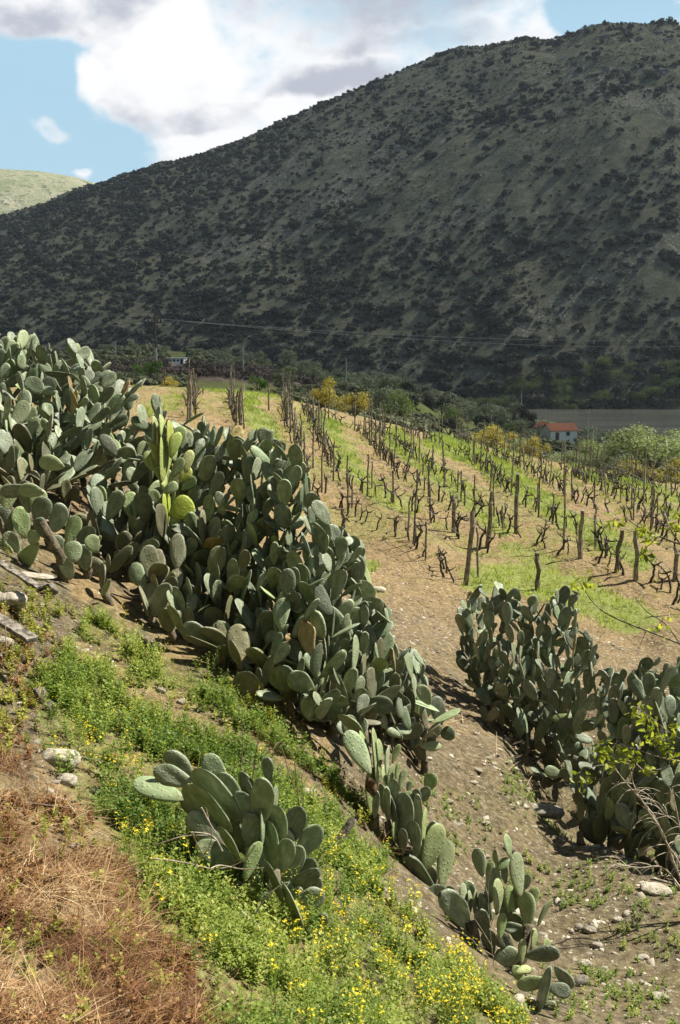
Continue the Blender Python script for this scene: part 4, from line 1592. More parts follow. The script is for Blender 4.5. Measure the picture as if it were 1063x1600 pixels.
# the clump in the middle of the weeds
Yc = 6.25
cc = cactus_root(on_ground(425, 6.35, -.03), 'dark prickly pear clump with long fanned pads standing alone in the green weeds', None)
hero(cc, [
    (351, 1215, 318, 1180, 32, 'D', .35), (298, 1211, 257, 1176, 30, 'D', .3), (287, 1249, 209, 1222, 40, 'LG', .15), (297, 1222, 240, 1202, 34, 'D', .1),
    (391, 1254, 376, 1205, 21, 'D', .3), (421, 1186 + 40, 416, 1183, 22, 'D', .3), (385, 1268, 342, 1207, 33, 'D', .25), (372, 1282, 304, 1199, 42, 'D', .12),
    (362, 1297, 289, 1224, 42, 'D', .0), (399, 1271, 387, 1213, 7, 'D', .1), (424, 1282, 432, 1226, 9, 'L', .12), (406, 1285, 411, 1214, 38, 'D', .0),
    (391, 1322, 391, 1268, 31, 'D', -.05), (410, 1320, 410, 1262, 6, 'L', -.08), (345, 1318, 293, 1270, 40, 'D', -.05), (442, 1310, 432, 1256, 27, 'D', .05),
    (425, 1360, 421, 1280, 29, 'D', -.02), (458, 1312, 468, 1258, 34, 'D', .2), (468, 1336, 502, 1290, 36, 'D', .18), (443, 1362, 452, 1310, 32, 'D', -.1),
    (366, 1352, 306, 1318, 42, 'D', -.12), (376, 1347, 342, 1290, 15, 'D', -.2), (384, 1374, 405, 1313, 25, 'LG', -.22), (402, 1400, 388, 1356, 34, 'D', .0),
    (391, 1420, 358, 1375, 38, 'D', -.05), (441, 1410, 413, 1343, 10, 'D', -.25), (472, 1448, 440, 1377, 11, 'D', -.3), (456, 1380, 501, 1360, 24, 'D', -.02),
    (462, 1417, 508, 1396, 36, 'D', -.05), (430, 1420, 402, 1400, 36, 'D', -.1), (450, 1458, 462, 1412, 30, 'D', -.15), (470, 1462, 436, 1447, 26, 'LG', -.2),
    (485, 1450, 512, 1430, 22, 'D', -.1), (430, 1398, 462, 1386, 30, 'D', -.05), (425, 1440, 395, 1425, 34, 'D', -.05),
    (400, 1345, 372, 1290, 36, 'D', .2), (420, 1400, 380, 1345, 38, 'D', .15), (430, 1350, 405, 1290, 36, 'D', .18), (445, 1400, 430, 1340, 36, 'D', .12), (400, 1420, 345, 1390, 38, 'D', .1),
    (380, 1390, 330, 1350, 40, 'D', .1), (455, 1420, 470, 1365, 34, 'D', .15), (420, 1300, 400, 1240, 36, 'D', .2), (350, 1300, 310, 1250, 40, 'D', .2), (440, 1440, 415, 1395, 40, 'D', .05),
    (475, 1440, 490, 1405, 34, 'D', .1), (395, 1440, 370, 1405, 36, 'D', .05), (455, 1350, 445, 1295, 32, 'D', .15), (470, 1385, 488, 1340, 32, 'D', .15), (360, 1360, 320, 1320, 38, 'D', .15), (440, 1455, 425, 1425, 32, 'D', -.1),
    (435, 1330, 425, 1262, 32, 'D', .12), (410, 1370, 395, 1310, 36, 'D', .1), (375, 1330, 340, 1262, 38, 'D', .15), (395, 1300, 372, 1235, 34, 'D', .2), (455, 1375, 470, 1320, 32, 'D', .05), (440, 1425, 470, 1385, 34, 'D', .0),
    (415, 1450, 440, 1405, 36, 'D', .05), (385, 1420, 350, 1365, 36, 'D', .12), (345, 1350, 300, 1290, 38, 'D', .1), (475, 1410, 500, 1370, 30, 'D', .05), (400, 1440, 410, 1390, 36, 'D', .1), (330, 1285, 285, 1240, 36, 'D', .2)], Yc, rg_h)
trunk_part(cc, [on_ground(430, 6.3, -.1), at(428, 1410, 6.2), at(425, 1360, 6.25)], [.08, .07, .05])
trunk_part(cc, [on_ground(405, 6.35, -.1), at(390, 1400, 6.3), at(365, 1345, 6.3)], [.07, .06, .05])
# the tall scarred one
Yt = 8.6
ct = cactus_root(on_ground(596, 8.55, -.03), 'tall pale prickly pear with scarred stem and one big sunlit pad beside the soil path', None)
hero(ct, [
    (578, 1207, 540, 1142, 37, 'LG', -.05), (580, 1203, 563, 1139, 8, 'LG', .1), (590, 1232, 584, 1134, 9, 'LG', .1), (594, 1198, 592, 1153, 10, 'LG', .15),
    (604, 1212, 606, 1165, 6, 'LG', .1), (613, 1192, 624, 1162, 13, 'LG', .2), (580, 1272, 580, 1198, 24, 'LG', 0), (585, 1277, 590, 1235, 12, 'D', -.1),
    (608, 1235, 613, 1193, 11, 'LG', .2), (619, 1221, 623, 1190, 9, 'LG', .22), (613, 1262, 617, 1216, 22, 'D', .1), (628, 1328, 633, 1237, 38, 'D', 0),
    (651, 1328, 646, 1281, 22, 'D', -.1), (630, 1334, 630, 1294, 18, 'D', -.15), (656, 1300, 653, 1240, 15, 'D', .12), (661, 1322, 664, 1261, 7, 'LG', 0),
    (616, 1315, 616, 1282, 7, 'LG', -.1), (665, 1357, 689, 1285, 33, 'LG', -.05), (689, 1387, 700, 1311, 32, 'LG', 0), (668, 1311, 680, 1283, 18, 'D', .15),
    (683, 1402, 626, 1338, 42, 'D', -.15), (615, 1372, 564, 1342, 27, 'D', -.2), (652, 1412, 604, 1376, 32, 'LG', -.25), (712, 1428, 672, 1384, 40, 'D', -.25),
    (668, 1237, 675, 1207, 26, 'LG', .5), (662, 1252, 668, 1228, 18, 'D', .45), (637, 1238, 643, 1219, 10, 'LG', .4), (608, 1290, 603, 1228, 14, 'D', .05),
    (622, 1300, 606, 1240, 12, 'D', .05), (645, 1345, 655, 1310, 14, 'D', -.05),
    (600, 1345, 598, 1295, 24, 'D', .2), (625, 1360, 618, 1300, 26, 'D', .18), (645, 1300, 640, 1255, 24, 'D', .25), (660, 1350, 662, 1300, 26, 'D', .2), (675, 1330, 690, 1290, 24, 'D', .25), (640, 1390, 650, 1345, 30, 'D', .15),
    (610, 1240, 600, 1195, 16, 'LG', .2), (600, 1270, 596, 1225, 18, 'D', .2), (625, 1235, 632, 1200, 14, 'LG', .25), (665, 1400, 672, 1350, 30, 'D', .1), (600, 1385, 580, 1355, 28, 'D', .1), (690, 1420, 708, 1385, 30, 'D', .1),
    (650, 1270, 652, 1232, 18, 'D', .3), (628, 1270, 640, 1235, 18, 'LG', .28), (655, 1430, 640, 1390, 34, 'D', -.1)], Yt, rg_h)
trunk_part(ct, [on_ground(592, 8.6, -.1), at(588, 1320, 8.6), at(586, 1272, 8.6)], [.045, .04, .034])
trunk_part(ct, [on_ground(618, 8.6, -.1), at(614, 1330, 8.6), at(606, 1285, 8.6)], [.04, .036, .03])
trunk_part(ct, [on_ground(640, 8.45, -.1), at(640, 1380, 8.45), at(636, 1325, 8.5)], [.055, .05, .04])
# corky scar on the stem pad
ms_ = simple_mat('dead_cactus_tissue', (.035, .02, .012), (.16, .09, .05), 30, .95, .01)
V_, F_ = ico(np.random.default_rng(3), 2, (0, 0, 0), .055, .5, 1.3, 5)
sc_ = obj('scar', mesh_np('scar', V_, [F_], ms_, True), ct)
sc_.location = at(580, 1230, 8.53) - ct.location
sc_.scale = (.8, .45, 1.1)
# the low one at the soil path
Yr = 7.7
cr = cactus_root(on_ground(795, 7.75, -.03), 'low sunlit prickly pear leaning over the soil path behind the yellow flowers', None)
hero(cr, [
    (735, 1452, 690, 1392, 44, 'D', .1), (754, 1368, 745, 1324, 24, 'LG', .5), (728, 1420, 722, 1379, 14, 'LG', .3), (735, 1426, 734, 1390, 7, 'LG', .3),
    (742, 1430, 743, 1388, 6, 'LG', .28), (750, 1426, 753, 1394, 12, 'D', .25), (797, 1339, 790, 1302, 13, 'LG', .3), (777, 1359, 776, 1327, 9, 'D', .3),
    (777, 1360, 796, 1341, 16, 'LG', .25), (813, 1399, 805, 1330, 26, 'LG', .1), (818, 1390, 827, 1366, 17, 'D', .3), (763, 1409, 778, 1354, 24, 'D', .3),
    (777, 1428, 778, 1371, 17, 'LG', .1), (800, 1436, 793, 1382, 22, 'LG', .2), (826, 1450, 820, 1391, 32, 'LG', .12), (781, 1468, 785, 1425, 18, 'LG', 0),
    (760, 1460, 748, 1420, 26, 'D', .15), (815, 1447, 786, 1450, 20, 'D', .1), (840, 1447, 861, 1403, 7, 'LG', 0), (832, 1484, 836, 1449, 10, 'LG', 0),
    (815, 1506, 816, 1466, 16, 'LG', -.1), (768, 1508, 812, 1488, 34, 'D', 0), (800, 1480, 775, 1460, 26, 'D', .05), (745, 1480, 720, 1455, 30, 'D', .1),
    (715, 1450, 700, 1410, 30, 'D', .3), (765, 1440, 755, 1395, 28, 'D', .3), (790, 1450, 792, 1400, 28, 'D', .3), (810, 1470, 800, 1425, 28, 'D', .2), (740, 1410, 730, 1375, 20, 'LG', .4), (770, 1490, 760, 1450, 28, 'D', .15),
    (830, 1420, 838, 1385, 18, 'LG', .25), (820, 1500, 828, 1465, 22, 'D', .1), (790, 1380, 785, 1345, 18, 'D', .35), (850, 1500, 856, 1465, 14, 'LG', .1), (790, 1510, 782, 1480, 26, 'D', .1), (762, 1380, 768, 1345, 16, 'LG', .4),
    (720, 1480, 705, 1450, 30, 'D', .15), (805, 1420, 815, 1380, 22, 'D', .25)], Yr, rg_h)
trunk_part(cr, [on_ground(800, 7.75, -.1), at(815, 1500, 7.75), at(828, 1445, 7.8)], [.05, .045, .035])
trunk_part(cr, [on_ground(745, 7.8, -.1), at(745, 1480, 7.8), at(735, 1440, 7.8)], [.06, .05, .045])
cs = cactus_root(on_ground(840, 7.05, -.03), 'small prickly pear with a wilted stem and drooping round pads, lowest in the picture', None)
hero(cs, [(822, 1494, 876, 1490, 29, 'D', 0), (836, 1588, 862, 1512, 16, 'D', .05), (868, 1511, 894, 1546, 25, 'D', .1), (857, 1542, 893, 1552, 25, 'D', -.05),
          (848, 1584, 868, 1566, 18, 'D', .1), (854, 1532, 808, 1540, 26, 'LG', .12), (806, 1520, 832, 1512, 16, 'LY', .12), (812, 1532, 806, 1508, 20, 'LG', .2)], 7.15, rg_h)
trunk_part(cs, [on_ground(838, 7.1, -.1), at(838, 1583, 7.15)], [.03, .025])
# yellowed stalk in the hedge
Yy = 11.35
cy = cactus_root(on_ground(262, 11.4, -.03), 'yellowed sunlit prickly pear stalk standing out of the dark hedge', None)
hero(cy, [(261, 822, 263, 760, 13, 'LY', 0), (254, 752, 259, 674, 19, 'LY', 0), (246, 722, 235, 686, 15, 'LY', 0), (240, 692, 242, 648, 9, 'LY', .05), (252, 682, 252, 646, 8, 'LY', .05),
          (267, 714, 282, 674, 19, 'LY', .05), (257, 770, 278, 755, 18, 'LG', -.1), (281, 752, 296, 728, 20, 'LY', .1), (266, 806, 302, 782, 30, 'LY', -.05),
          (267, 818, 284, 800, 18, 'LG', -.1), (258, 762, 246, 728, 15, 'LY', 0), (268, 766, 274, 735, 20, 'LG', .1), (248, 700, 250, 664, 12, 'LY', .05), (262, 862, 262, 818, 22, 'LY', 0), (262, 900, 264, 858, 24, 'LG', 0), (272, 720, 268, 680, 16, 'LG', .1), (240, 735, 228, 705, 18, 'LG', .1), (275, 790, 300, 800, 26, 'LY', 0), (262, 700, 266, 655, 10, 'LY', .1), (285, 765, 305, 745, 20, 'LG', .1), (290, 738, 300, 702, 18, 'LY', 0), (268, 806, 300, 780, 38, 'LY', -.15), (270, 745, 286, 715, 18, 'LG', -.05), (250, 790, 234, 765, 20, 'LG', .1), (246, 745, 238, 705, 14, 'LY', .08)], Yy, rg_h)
trunk_part(cy, [on_ground(262, 11.4, -.1), at(262, 930, 11.35), at(261, 895, 11.35)], [.05, .045, .04])
# pads traced on the hedges where single ones catch the eye, grown on plants of their own
ch = cactus_root(on_ground(85, 10.35, -.03), 'low prickly pear with thick brown stems and broad pads hanging over the plank bank', None)
hero(ch, [(60, 850, 20, 895, 30, 'LG', 0), (62, 838, 42, 840, 24, 'LG', 0), (68, 770, 30, 765, 26, 'LG', 0), (100, 730, 62, 720, 28, 'LG', .1), (52, 762, 0, 770, 24, 'D', .1),
          (58, 800, 62, 762, 28, 'LG', .2), (60, 815, 68, 775, 32, 'D', .1), (118, 878, 112, 845, 30, 'LG', -.1), (150, 862, 140, 835, 24, 'LG', 0), (172, 905, 160, 930, 10, 'LG', -.1),
          (90, 865, 85, 835, 26, 'D', 0), (110, 905, 98, 868, 22, 'D', 0), (70, 840, 60, 808, 24, 'D', .1), (30, 870, 10, 830, 28, 'D', .2), (40, 840, 28, 790, 28, 'LG', .25), (20, 830, 0, 790, 28, 'D', .3), (85, 830, 95, 785, 28, 'D', .25),
          (105, 850, 120, 805, 28, 'LG', .3), (45, 800, 38, 750, 26, 'D', .3), (8, 800, 15, 755, 28, 'LG', .3), (135, 890, 128, 850, 26, 'D', .2), (20, 865, -15, 850, 26, 'LG', .1), (125, 860, 145, 822, 26, 'D', .3)], 10.2, rg_h)
trunk_part(ch, [on_ground(100, 10.3, -.1), at(95, 870, 10.2), at(65, 815, 10.2)], [.055, .05, .04])
cg = cactus_root(on_ground(390, 9.75, -.03), 'prickly pear with a long pale pad lying flat above the dry stalks', None)
hero(cg, [(398, 1066, 470, 1050, 14, 'LG', -.1), (408, 1072, 460, 1056, 10, 'LG', 0), (392, 1080, 378, 1035, 26, 'D', 0), (420, 1040, 410, 1000, 30, 'D', .2), (430, 1085, 436, 1040, 28, 'D', .1),
          (352, 1060, 345, 1010, 24, 'D', .1), (360, 1090, 366, 1060, 22, 'LG', -.1), (515, 1165, 521, 1127, 24, 'LG', .2), (526, 1170, 540, 1145, 18, 'D', .3)], 9.7, rg_h)
cp2 = cactus_root(on_ground(695, 11.2, -.03), 'fallen prickly pear pads lying at the edge of the soil path', None)
hero(cp2, [(675, 1130, 720, 1108, 12, 'LG', 0), (690, 1150, 710, 1140, 24, 'D', 0), (655, 1165, 690, 1165, 18, 'LG', -.1), (640, 1095, 688, 1110, 8, 'LG', .1), (672, 1100, 655, 1070, 22, 'LG', .1)], 10.9, rg_h)


# ------------------------------------------------------------------ vines, stakes and wires
M_VINE = simple_mat('vine_bark', (.022, .017, .014), (.085, .068, .055), 30, .95, .008)
M_STAKE = simple_mat('grey_stake_wood', (.10, .085, .065), (.27, .24, .195), 14, .9, .006, obj_rand=.3)
M_STAKER = simple_mat('brown_stake_wood', (.11, .06, .03), (.26, .15, .08), 14, .9, .006)
M_CONC = simple_mat('pole_concrete', (.30, .30, .28), (.48, .47, .44), 5, .9, .003)
M_WOODP = simple_mat('dark_pole_wood', (.06, .045, .035), (.13, .10, .08), 4, .9, .003)
M_WIRE = simple_mat('wire_steel', (.16, .16, .16), (.26, .26, .26), 5, .6, 0)
M_ROCK = simple_mat('pale_rock', (.26, .22, .16), (.52, .48, .40), 6, .95, .02)
M_SLATE = simple_mat('grey_slate', (.11, .10, .085), (.30, .27, .22), 7, .95, .02)
M_OLDWOOD = simple_mat('weathered_wood', (.06, .05, .04), (.27, .24, .20), 22, .95, .015)
M_TWIG = simple_mat('dry_twig_bark', (.22, .18, .13), (.50, .44, .36), 20, .9, .002)
M_SAPB = simple_mat('sapling_bark', (.07, .055, .04), (.22, .18, .14), 20, .9, .002)


def vine_mb(seed, big=True):
    R = random.Random(seed)
    mb = MB()
    n = 7 if big else 5
    p = Vector((0, 0, -.06))
    d = Vector((R.uniform(-.5, .5), R.uniform(-.35, .35), 1)).normalized()
    pts, rad = [p.copy()], [.042]
    H_ = R.uniform(.36, .58)
    for i in range(6):
        d = (d + Vector((R.uniform(-.55, .55), R.uniform(-.4, .4), R.uniform(.0, .5)))).normalized()
        p = p + d * H_ / 5
        pts.append(p.copy())
        rad.append(.036 - .002 * i + R.uniform(-.004, .006))
    mb.tube(pts, rad, n)
    mb.tube([p + Vector((-.03, 0, -.03)), p + Vector((0, 0, .02)), p + Vector((.03, 0, .03))], [.03, .048, .025], n)
    for k in range(R.randint(2, 3)):
        s = 1 if k % 2 else -1
        q = p.copy()
        dd = Vector((s * R.uniform(.6, 1), R.uniform(-.4, .4), R.uniform(-.1, .5))).normalized()
        a, r = [q.copy()], [.028]
        for i in range(4):
            dd = (dd + Vector((R.uniform(-.25, .25), R.uniform(-.4, .4), R.uniform(-.35, .45)))).normalized()
            q = q + dd * R.uniform(.06, .11)
            a.append(q.copy())
            r.append(.026 - .004 * i)
        mb.tube(a, r, n)
        for j in range(R.randint(1, 3)):
            b = a[R.randint(2, 4)]
            t2 = Vector((R.uniform(-.6, .6), R.uniform(-.5, .5), R.uniform(.4, 1))).normalized()
            mb.tube([b, b + t2 * .05, b + t2 * .05 + Vector((t2.x, t2.y, 1)) * R.uniform(.02, .06)], [.014, .010, .006], 5 if big else 4)
    return mb


def build_vineyard():
    R = random.Random(31)
    rg = np.random.default_rng(32)
    VM = [vine_mb(i).mesh('grape_vine', M_VINE, True) for i in range(12)]
    spots = []
    for name, pl in ROWW:
        for p, d in resample(pl, .44):
            j = Vector((R.uniform(-.2, .2), R.uniform(-.25, .25), 0))
            q = p + j
            q.z = Hs(q.x, q.y)
            spots.append((q, math.atan2(d.y, d.x) + R.uniform(-.4, .4) + (math.pi if R.random() < .5 else 0), R.uniform(.55, .92), name))
    spots = [s for s in spots if -40 < proj(*s[0])[0] < 1110]
    spots.sort(key=lambda s: s[0].y)
    cnt = {}
    def nth(k):
        return '%d%s' % (k, 'th' if 10 < k % 100 < 14 else {1: 'st', 2: 'nd', 3: 'rd'}.get(k % 10, 'th'))
    for q, a, s, name in spots[:296]:
        cnt[name] = cnt.get(name, 0) + 1
        o = obj('grape_vine', R.choice(VM), None, q)
        o.rotation_euler = (0, 0, a)
        o.scale = (s, s, s)
        tag(o, '%s gnarled leafless black vine from the near end of the %s vine row' % (nth(cnt[name]), name) if name not in ('left', 'middle') else
            '%s gnarled leafless vine in the short %s row end behind the prickly pears' % (nth(cnt[name]), name), 'vine', 'vines of the %s row' % name)
    rest = spots[296:]
    if rest:
        T = []
        for i in range(6):
            mb = vine_mb(50 + i, False)
            V = np.array([v[:] for v in mb.v])
            fl = {}
            for f in mb.f: fl.setdefault(len(f), []).append(f)
            T.append((V, [np.array(v) for v in fl.values()], np.full(len(V), .5)))
        V, Fl, tt = scatter(T, np.array([s[0][:] for s in rest]), np.array([s[1] for s in rest]), np.array([s[2] for s in rest]), rg)
        tag(obj('distant_vines', mesh_np('distant_vines', V, Fl, M_VINE, False, tt)), 'farthest leafless vines where the rows run together', 'vines', kind='stuff')
    # stakes
    PM = []
    for i in range(6):
        r = random.Random(i)
        mb = MB()
        pts = [Vector((r.uniform(-.01, .01) * k, r.uniform(-.01, .01) * k, z)) for k, z in enumerate((-.15, .25, .6, 1.0))]
        mb.tube(pts, [1.1, 1.05, 1, .9], 8)
        V = mb.v
        c = [Vector((0, 0, 0))] * 0
        # the tube radius is unit; squeeze towards the axis so that x,y scale equals the stake radius
        PM.append(mb)
    def stake_mesh(i, mat, rad):
        r = random.Random(i)
        mb = MB()
        mb.tube([(r.uniform(-.3, .3) * rad * k, r.uniform(-.3, .3) * rad * k, z) for k, z in enumerate((-.12, .2, .55, .8, 1.0))], [rad * f for f in (1.12, 1.08, 1, .96, .88)], 8)
        return mb.mesh('stake', mat, False)
    thin = [stake_mesh(i, M_STAKE, .026) for i in range(5)]
    thick = [stake_mesh(10 + i, M_STAKE, .055) for i in range(3)]
    rust = [stake_mesh(20, M_STAKER, .03)]
    main = [  # base px, base py, top px, top py, kind
        (728, 915, 741, 800, 'T', 'thick stake leaning right at the near end of the first vine row'), (747, 903, 746, 824, 't', 'pale thin stake just behind the thick leaning end stake'),
        (761, 857, 770, 769, 'T', 'thick stake leaning right at the near end of the second vine row'), (709, 833, 710, 774, 'T', 'short thick upright stake left of the second leaning end stake'),
        (646, 851, 653, 733, 't', 'tallest stake of the first vine row'), (637, 840, 641, 776, 't', 'short stake touching the tallest stake of the first row'),
        (537, 826, 537, 795, 'T', 'short thick stump of a stake at the brown ground beside the prickly pears'), (544, 801, 543, 711, 't', 'one of the paired stakes midway along the first vine row'),
        (550, 795, 551, 742, 't', 'shorter one of the paired stakes midway along the first vine row'), (574, 776, 576, 709, 't', 'slim stake standing alone right of the paired stakes'),
        (581, 764, 582, 720, 't', 'short slim stake right behind the lone slim stake'), (807, 835, 808, 740, 'T', 'tall straight stake at the start of the fourth vine row'),
        (863, 820, 866, 771, 't', 'pale stake above the green strip, midway right'), (907, 874, 909, 797, 'T', 'thick pale straight stake of the fourth vine row beside the green strip'),
        (963, 895, 971, 828, 'T', 'dark stake leaning right near the sapling leaves'), (994, 908, 995, 829, 'T', 'upright stake next to the dark leaning one near the sapling leaves'),
        (930, 846, 931, 787, 't', 'thin dark stake inside the green strip'), (840, 922, 841, 864, 'T', 'lone short stake on the near grass patch, behind the tall prickly pear'),
        (1055, 908, 1058, 855, 'T', 'reddish brown stake by the right picture border'), (881, 860, 884, 731, 't', 'very tall thin stake of the fourth row rising over the fifth'),
        (489, 731, 490, 673, 't', 'stake on the first row above the prickly pear crest'), (478, 745, 479, 712, 't', 'short stake half hidden by the prickly pears at the first row'),
        (521, 752, 522, 690, 't', 'slim dark stake of the second row left of the pair'), (508, 715, 510, 672, 't', 'slim stake in the upper part of the second row'),
        (670, 776, 669, 728, 't', 'short stake of the third row behind the tallest one'), (631, 752, 642, 703, 't', 'stake leaning right in the third row'),
        (694, 762, 695, 731, 't', 'small dark stake standing in the second green strip'), (661, 742, 662, 712, 't', 'thin stake at the edge of the second green strip'),
        (786, 829, 785, 790, 't', 'short stake in the fourth row left of the tall straight one'), (721, 784, 721, 736, 't', 'thin stake midway on the brown strip of the fourth row'),
        (726, 790, 727, 757, 't', 'small stake beside the thin one on the brown strip'), (840, 797, 841, 755, 't', 'thin stake on the fifth row above the long green strip'),
        (766, 768, 770, 720, 't', 'slim stake of the fifth row rising from the vines'), (782, 762, 784, 722, 't', 'second slim stake of the fifth row, near the first'),
    ]
    placed = []
    for bx, by, tx, ty, k, lab in main:
        h = hit(bx, by)
        if h is None: continue
        t_ = at(tx, ty, h.y)
        v = t_ - h
        o = obj('vine_stake', R.choice(thick if k == 'T' else thin), None, h)
        o.rotation_euler = (v.to_track_quat('Z', 'Y') @ Vector((0, 0, 0, 1)).to_3d().to_track_quat('Z', 'Y')).to_euler() if False else v.to_track_quat('Z', 'Y').to_euler()
        o.scale = (1, 1, v.length)
        tag(o, lab, 'stake', 'stakes of the vineyard')
        placed.append(h)
    side = {'left': 'row end hidden behind the prickly pears', 'middle': 'short row left of the first vine row'}
    for name, pl in ROWW:
        pts = resample(pl, 1.4 if name not in ('left', 'middle') else 1.5)
        sk = 0
        for i, (p, d) in enumerate(pts):
            q = p + Vector((R.uniform(-.2, .2), R.uniform(-.2, .2), 0))
            if min((q - a).length for a in placed) < .9: continue
            if not -20 < proj(*q)[0] < 1090: continue
            if R.random() < .12: continue
            q.z = Hs(q.x, q.y)
            sk += 1
            L = R.choice([R.uniform(.85, 1.15), R.uniform(1.25, 1.65), R.uniform(1.4, 1.9)])
            o = obj('vine_stake', R.choice(thin), None, q)
            o.rotation_euler = (R.gauss(0, .045), R.gauss(0, .045), R.random() * 6)
            o.scale = (R.uniform(.8, 1.2),) * 2 + (L,)
            tag(o, ('%s plain grey stake among the vines from the near end of the %s row' % (nth(sk), name)) if name not in side else '%s plain grey stake of the %s' % (nth(sk), side[name]), 'stake', 'plain stakes of the %s row' % name)
    # clustered stakes at the two row ends seen over the prickly pears
    for (bx, by, ty, lab) in [(298, 655, 580, 'tallest stake of the cluster above the prickly pears, seen against the meadow'), (306, 652, 584, 'second stake of the cluster above the prickly pears'), (293, 658, 618, 'short stake at the left of the cluster above the prickly pears'),
                              (318, 616, 604, 'tiny stub stake right of the stake cluster'), (369, 665, 610, 'stake of the middle pair above the prickly pears'), (375, 668, 606, 'right stake of the middle pair above the prickly pears'),
                              (359, 640, 608, 'thin stake left of the middle pair'), (420, 642, 605, 'lone pale stake between the middle pair and the first row'), (449, 668, 612, 'pale stake topping the first row'), (454, 672, 620, 'second pale stake topping the first row'),
                              (446, 655, 610, 'slim stake at the far end of the first row')]:
        h = hit(bx, by)
        if h is None: continue
        v = at(bx + R.uniform(-2, 2), ty, h.y) - h
        o = obj('vine_stake', R.choice(thin), None, h)
        o.rotation_euler = v.to_track_quat('Z', 'Y').to_euler()
        o.scale = (1.5, 1.5, v.length)
        tag(o, lab, 'stake', 'stakes of the vineyard')
    h = on_ground(258, 70)
    v = at(258, 578, 70) - h
    o = obj('vine_stake', rust[0], None, h)
    o.scale = (1.6, 1.6, v.length)
    tag(o, 'orange brown stake standing alone beside the brownish gold bush', 'stake')
    # wires
    for name, pl in ROWW:
        if name in ('left', 'middle'): continue
        pts = [p for p, d in resample(pl, 1.9)]
        root = empty('trellis_wires', pts[0])
        for hgt in (.62, 1.05):
            mb = MB()
            mb.tube([p - pts[0] + Vector((0, 0, hgt + (.03 if i % 2 else -.02))) for i, p in enumerate(pts)], .006, 4)
            mb.build('wire', M_WIRE, root)
        tag(root, 'thin wires strung along the %s vine row from stake to stake' % name, 'wire', 'wires of the vine rows')


build_vineyard()


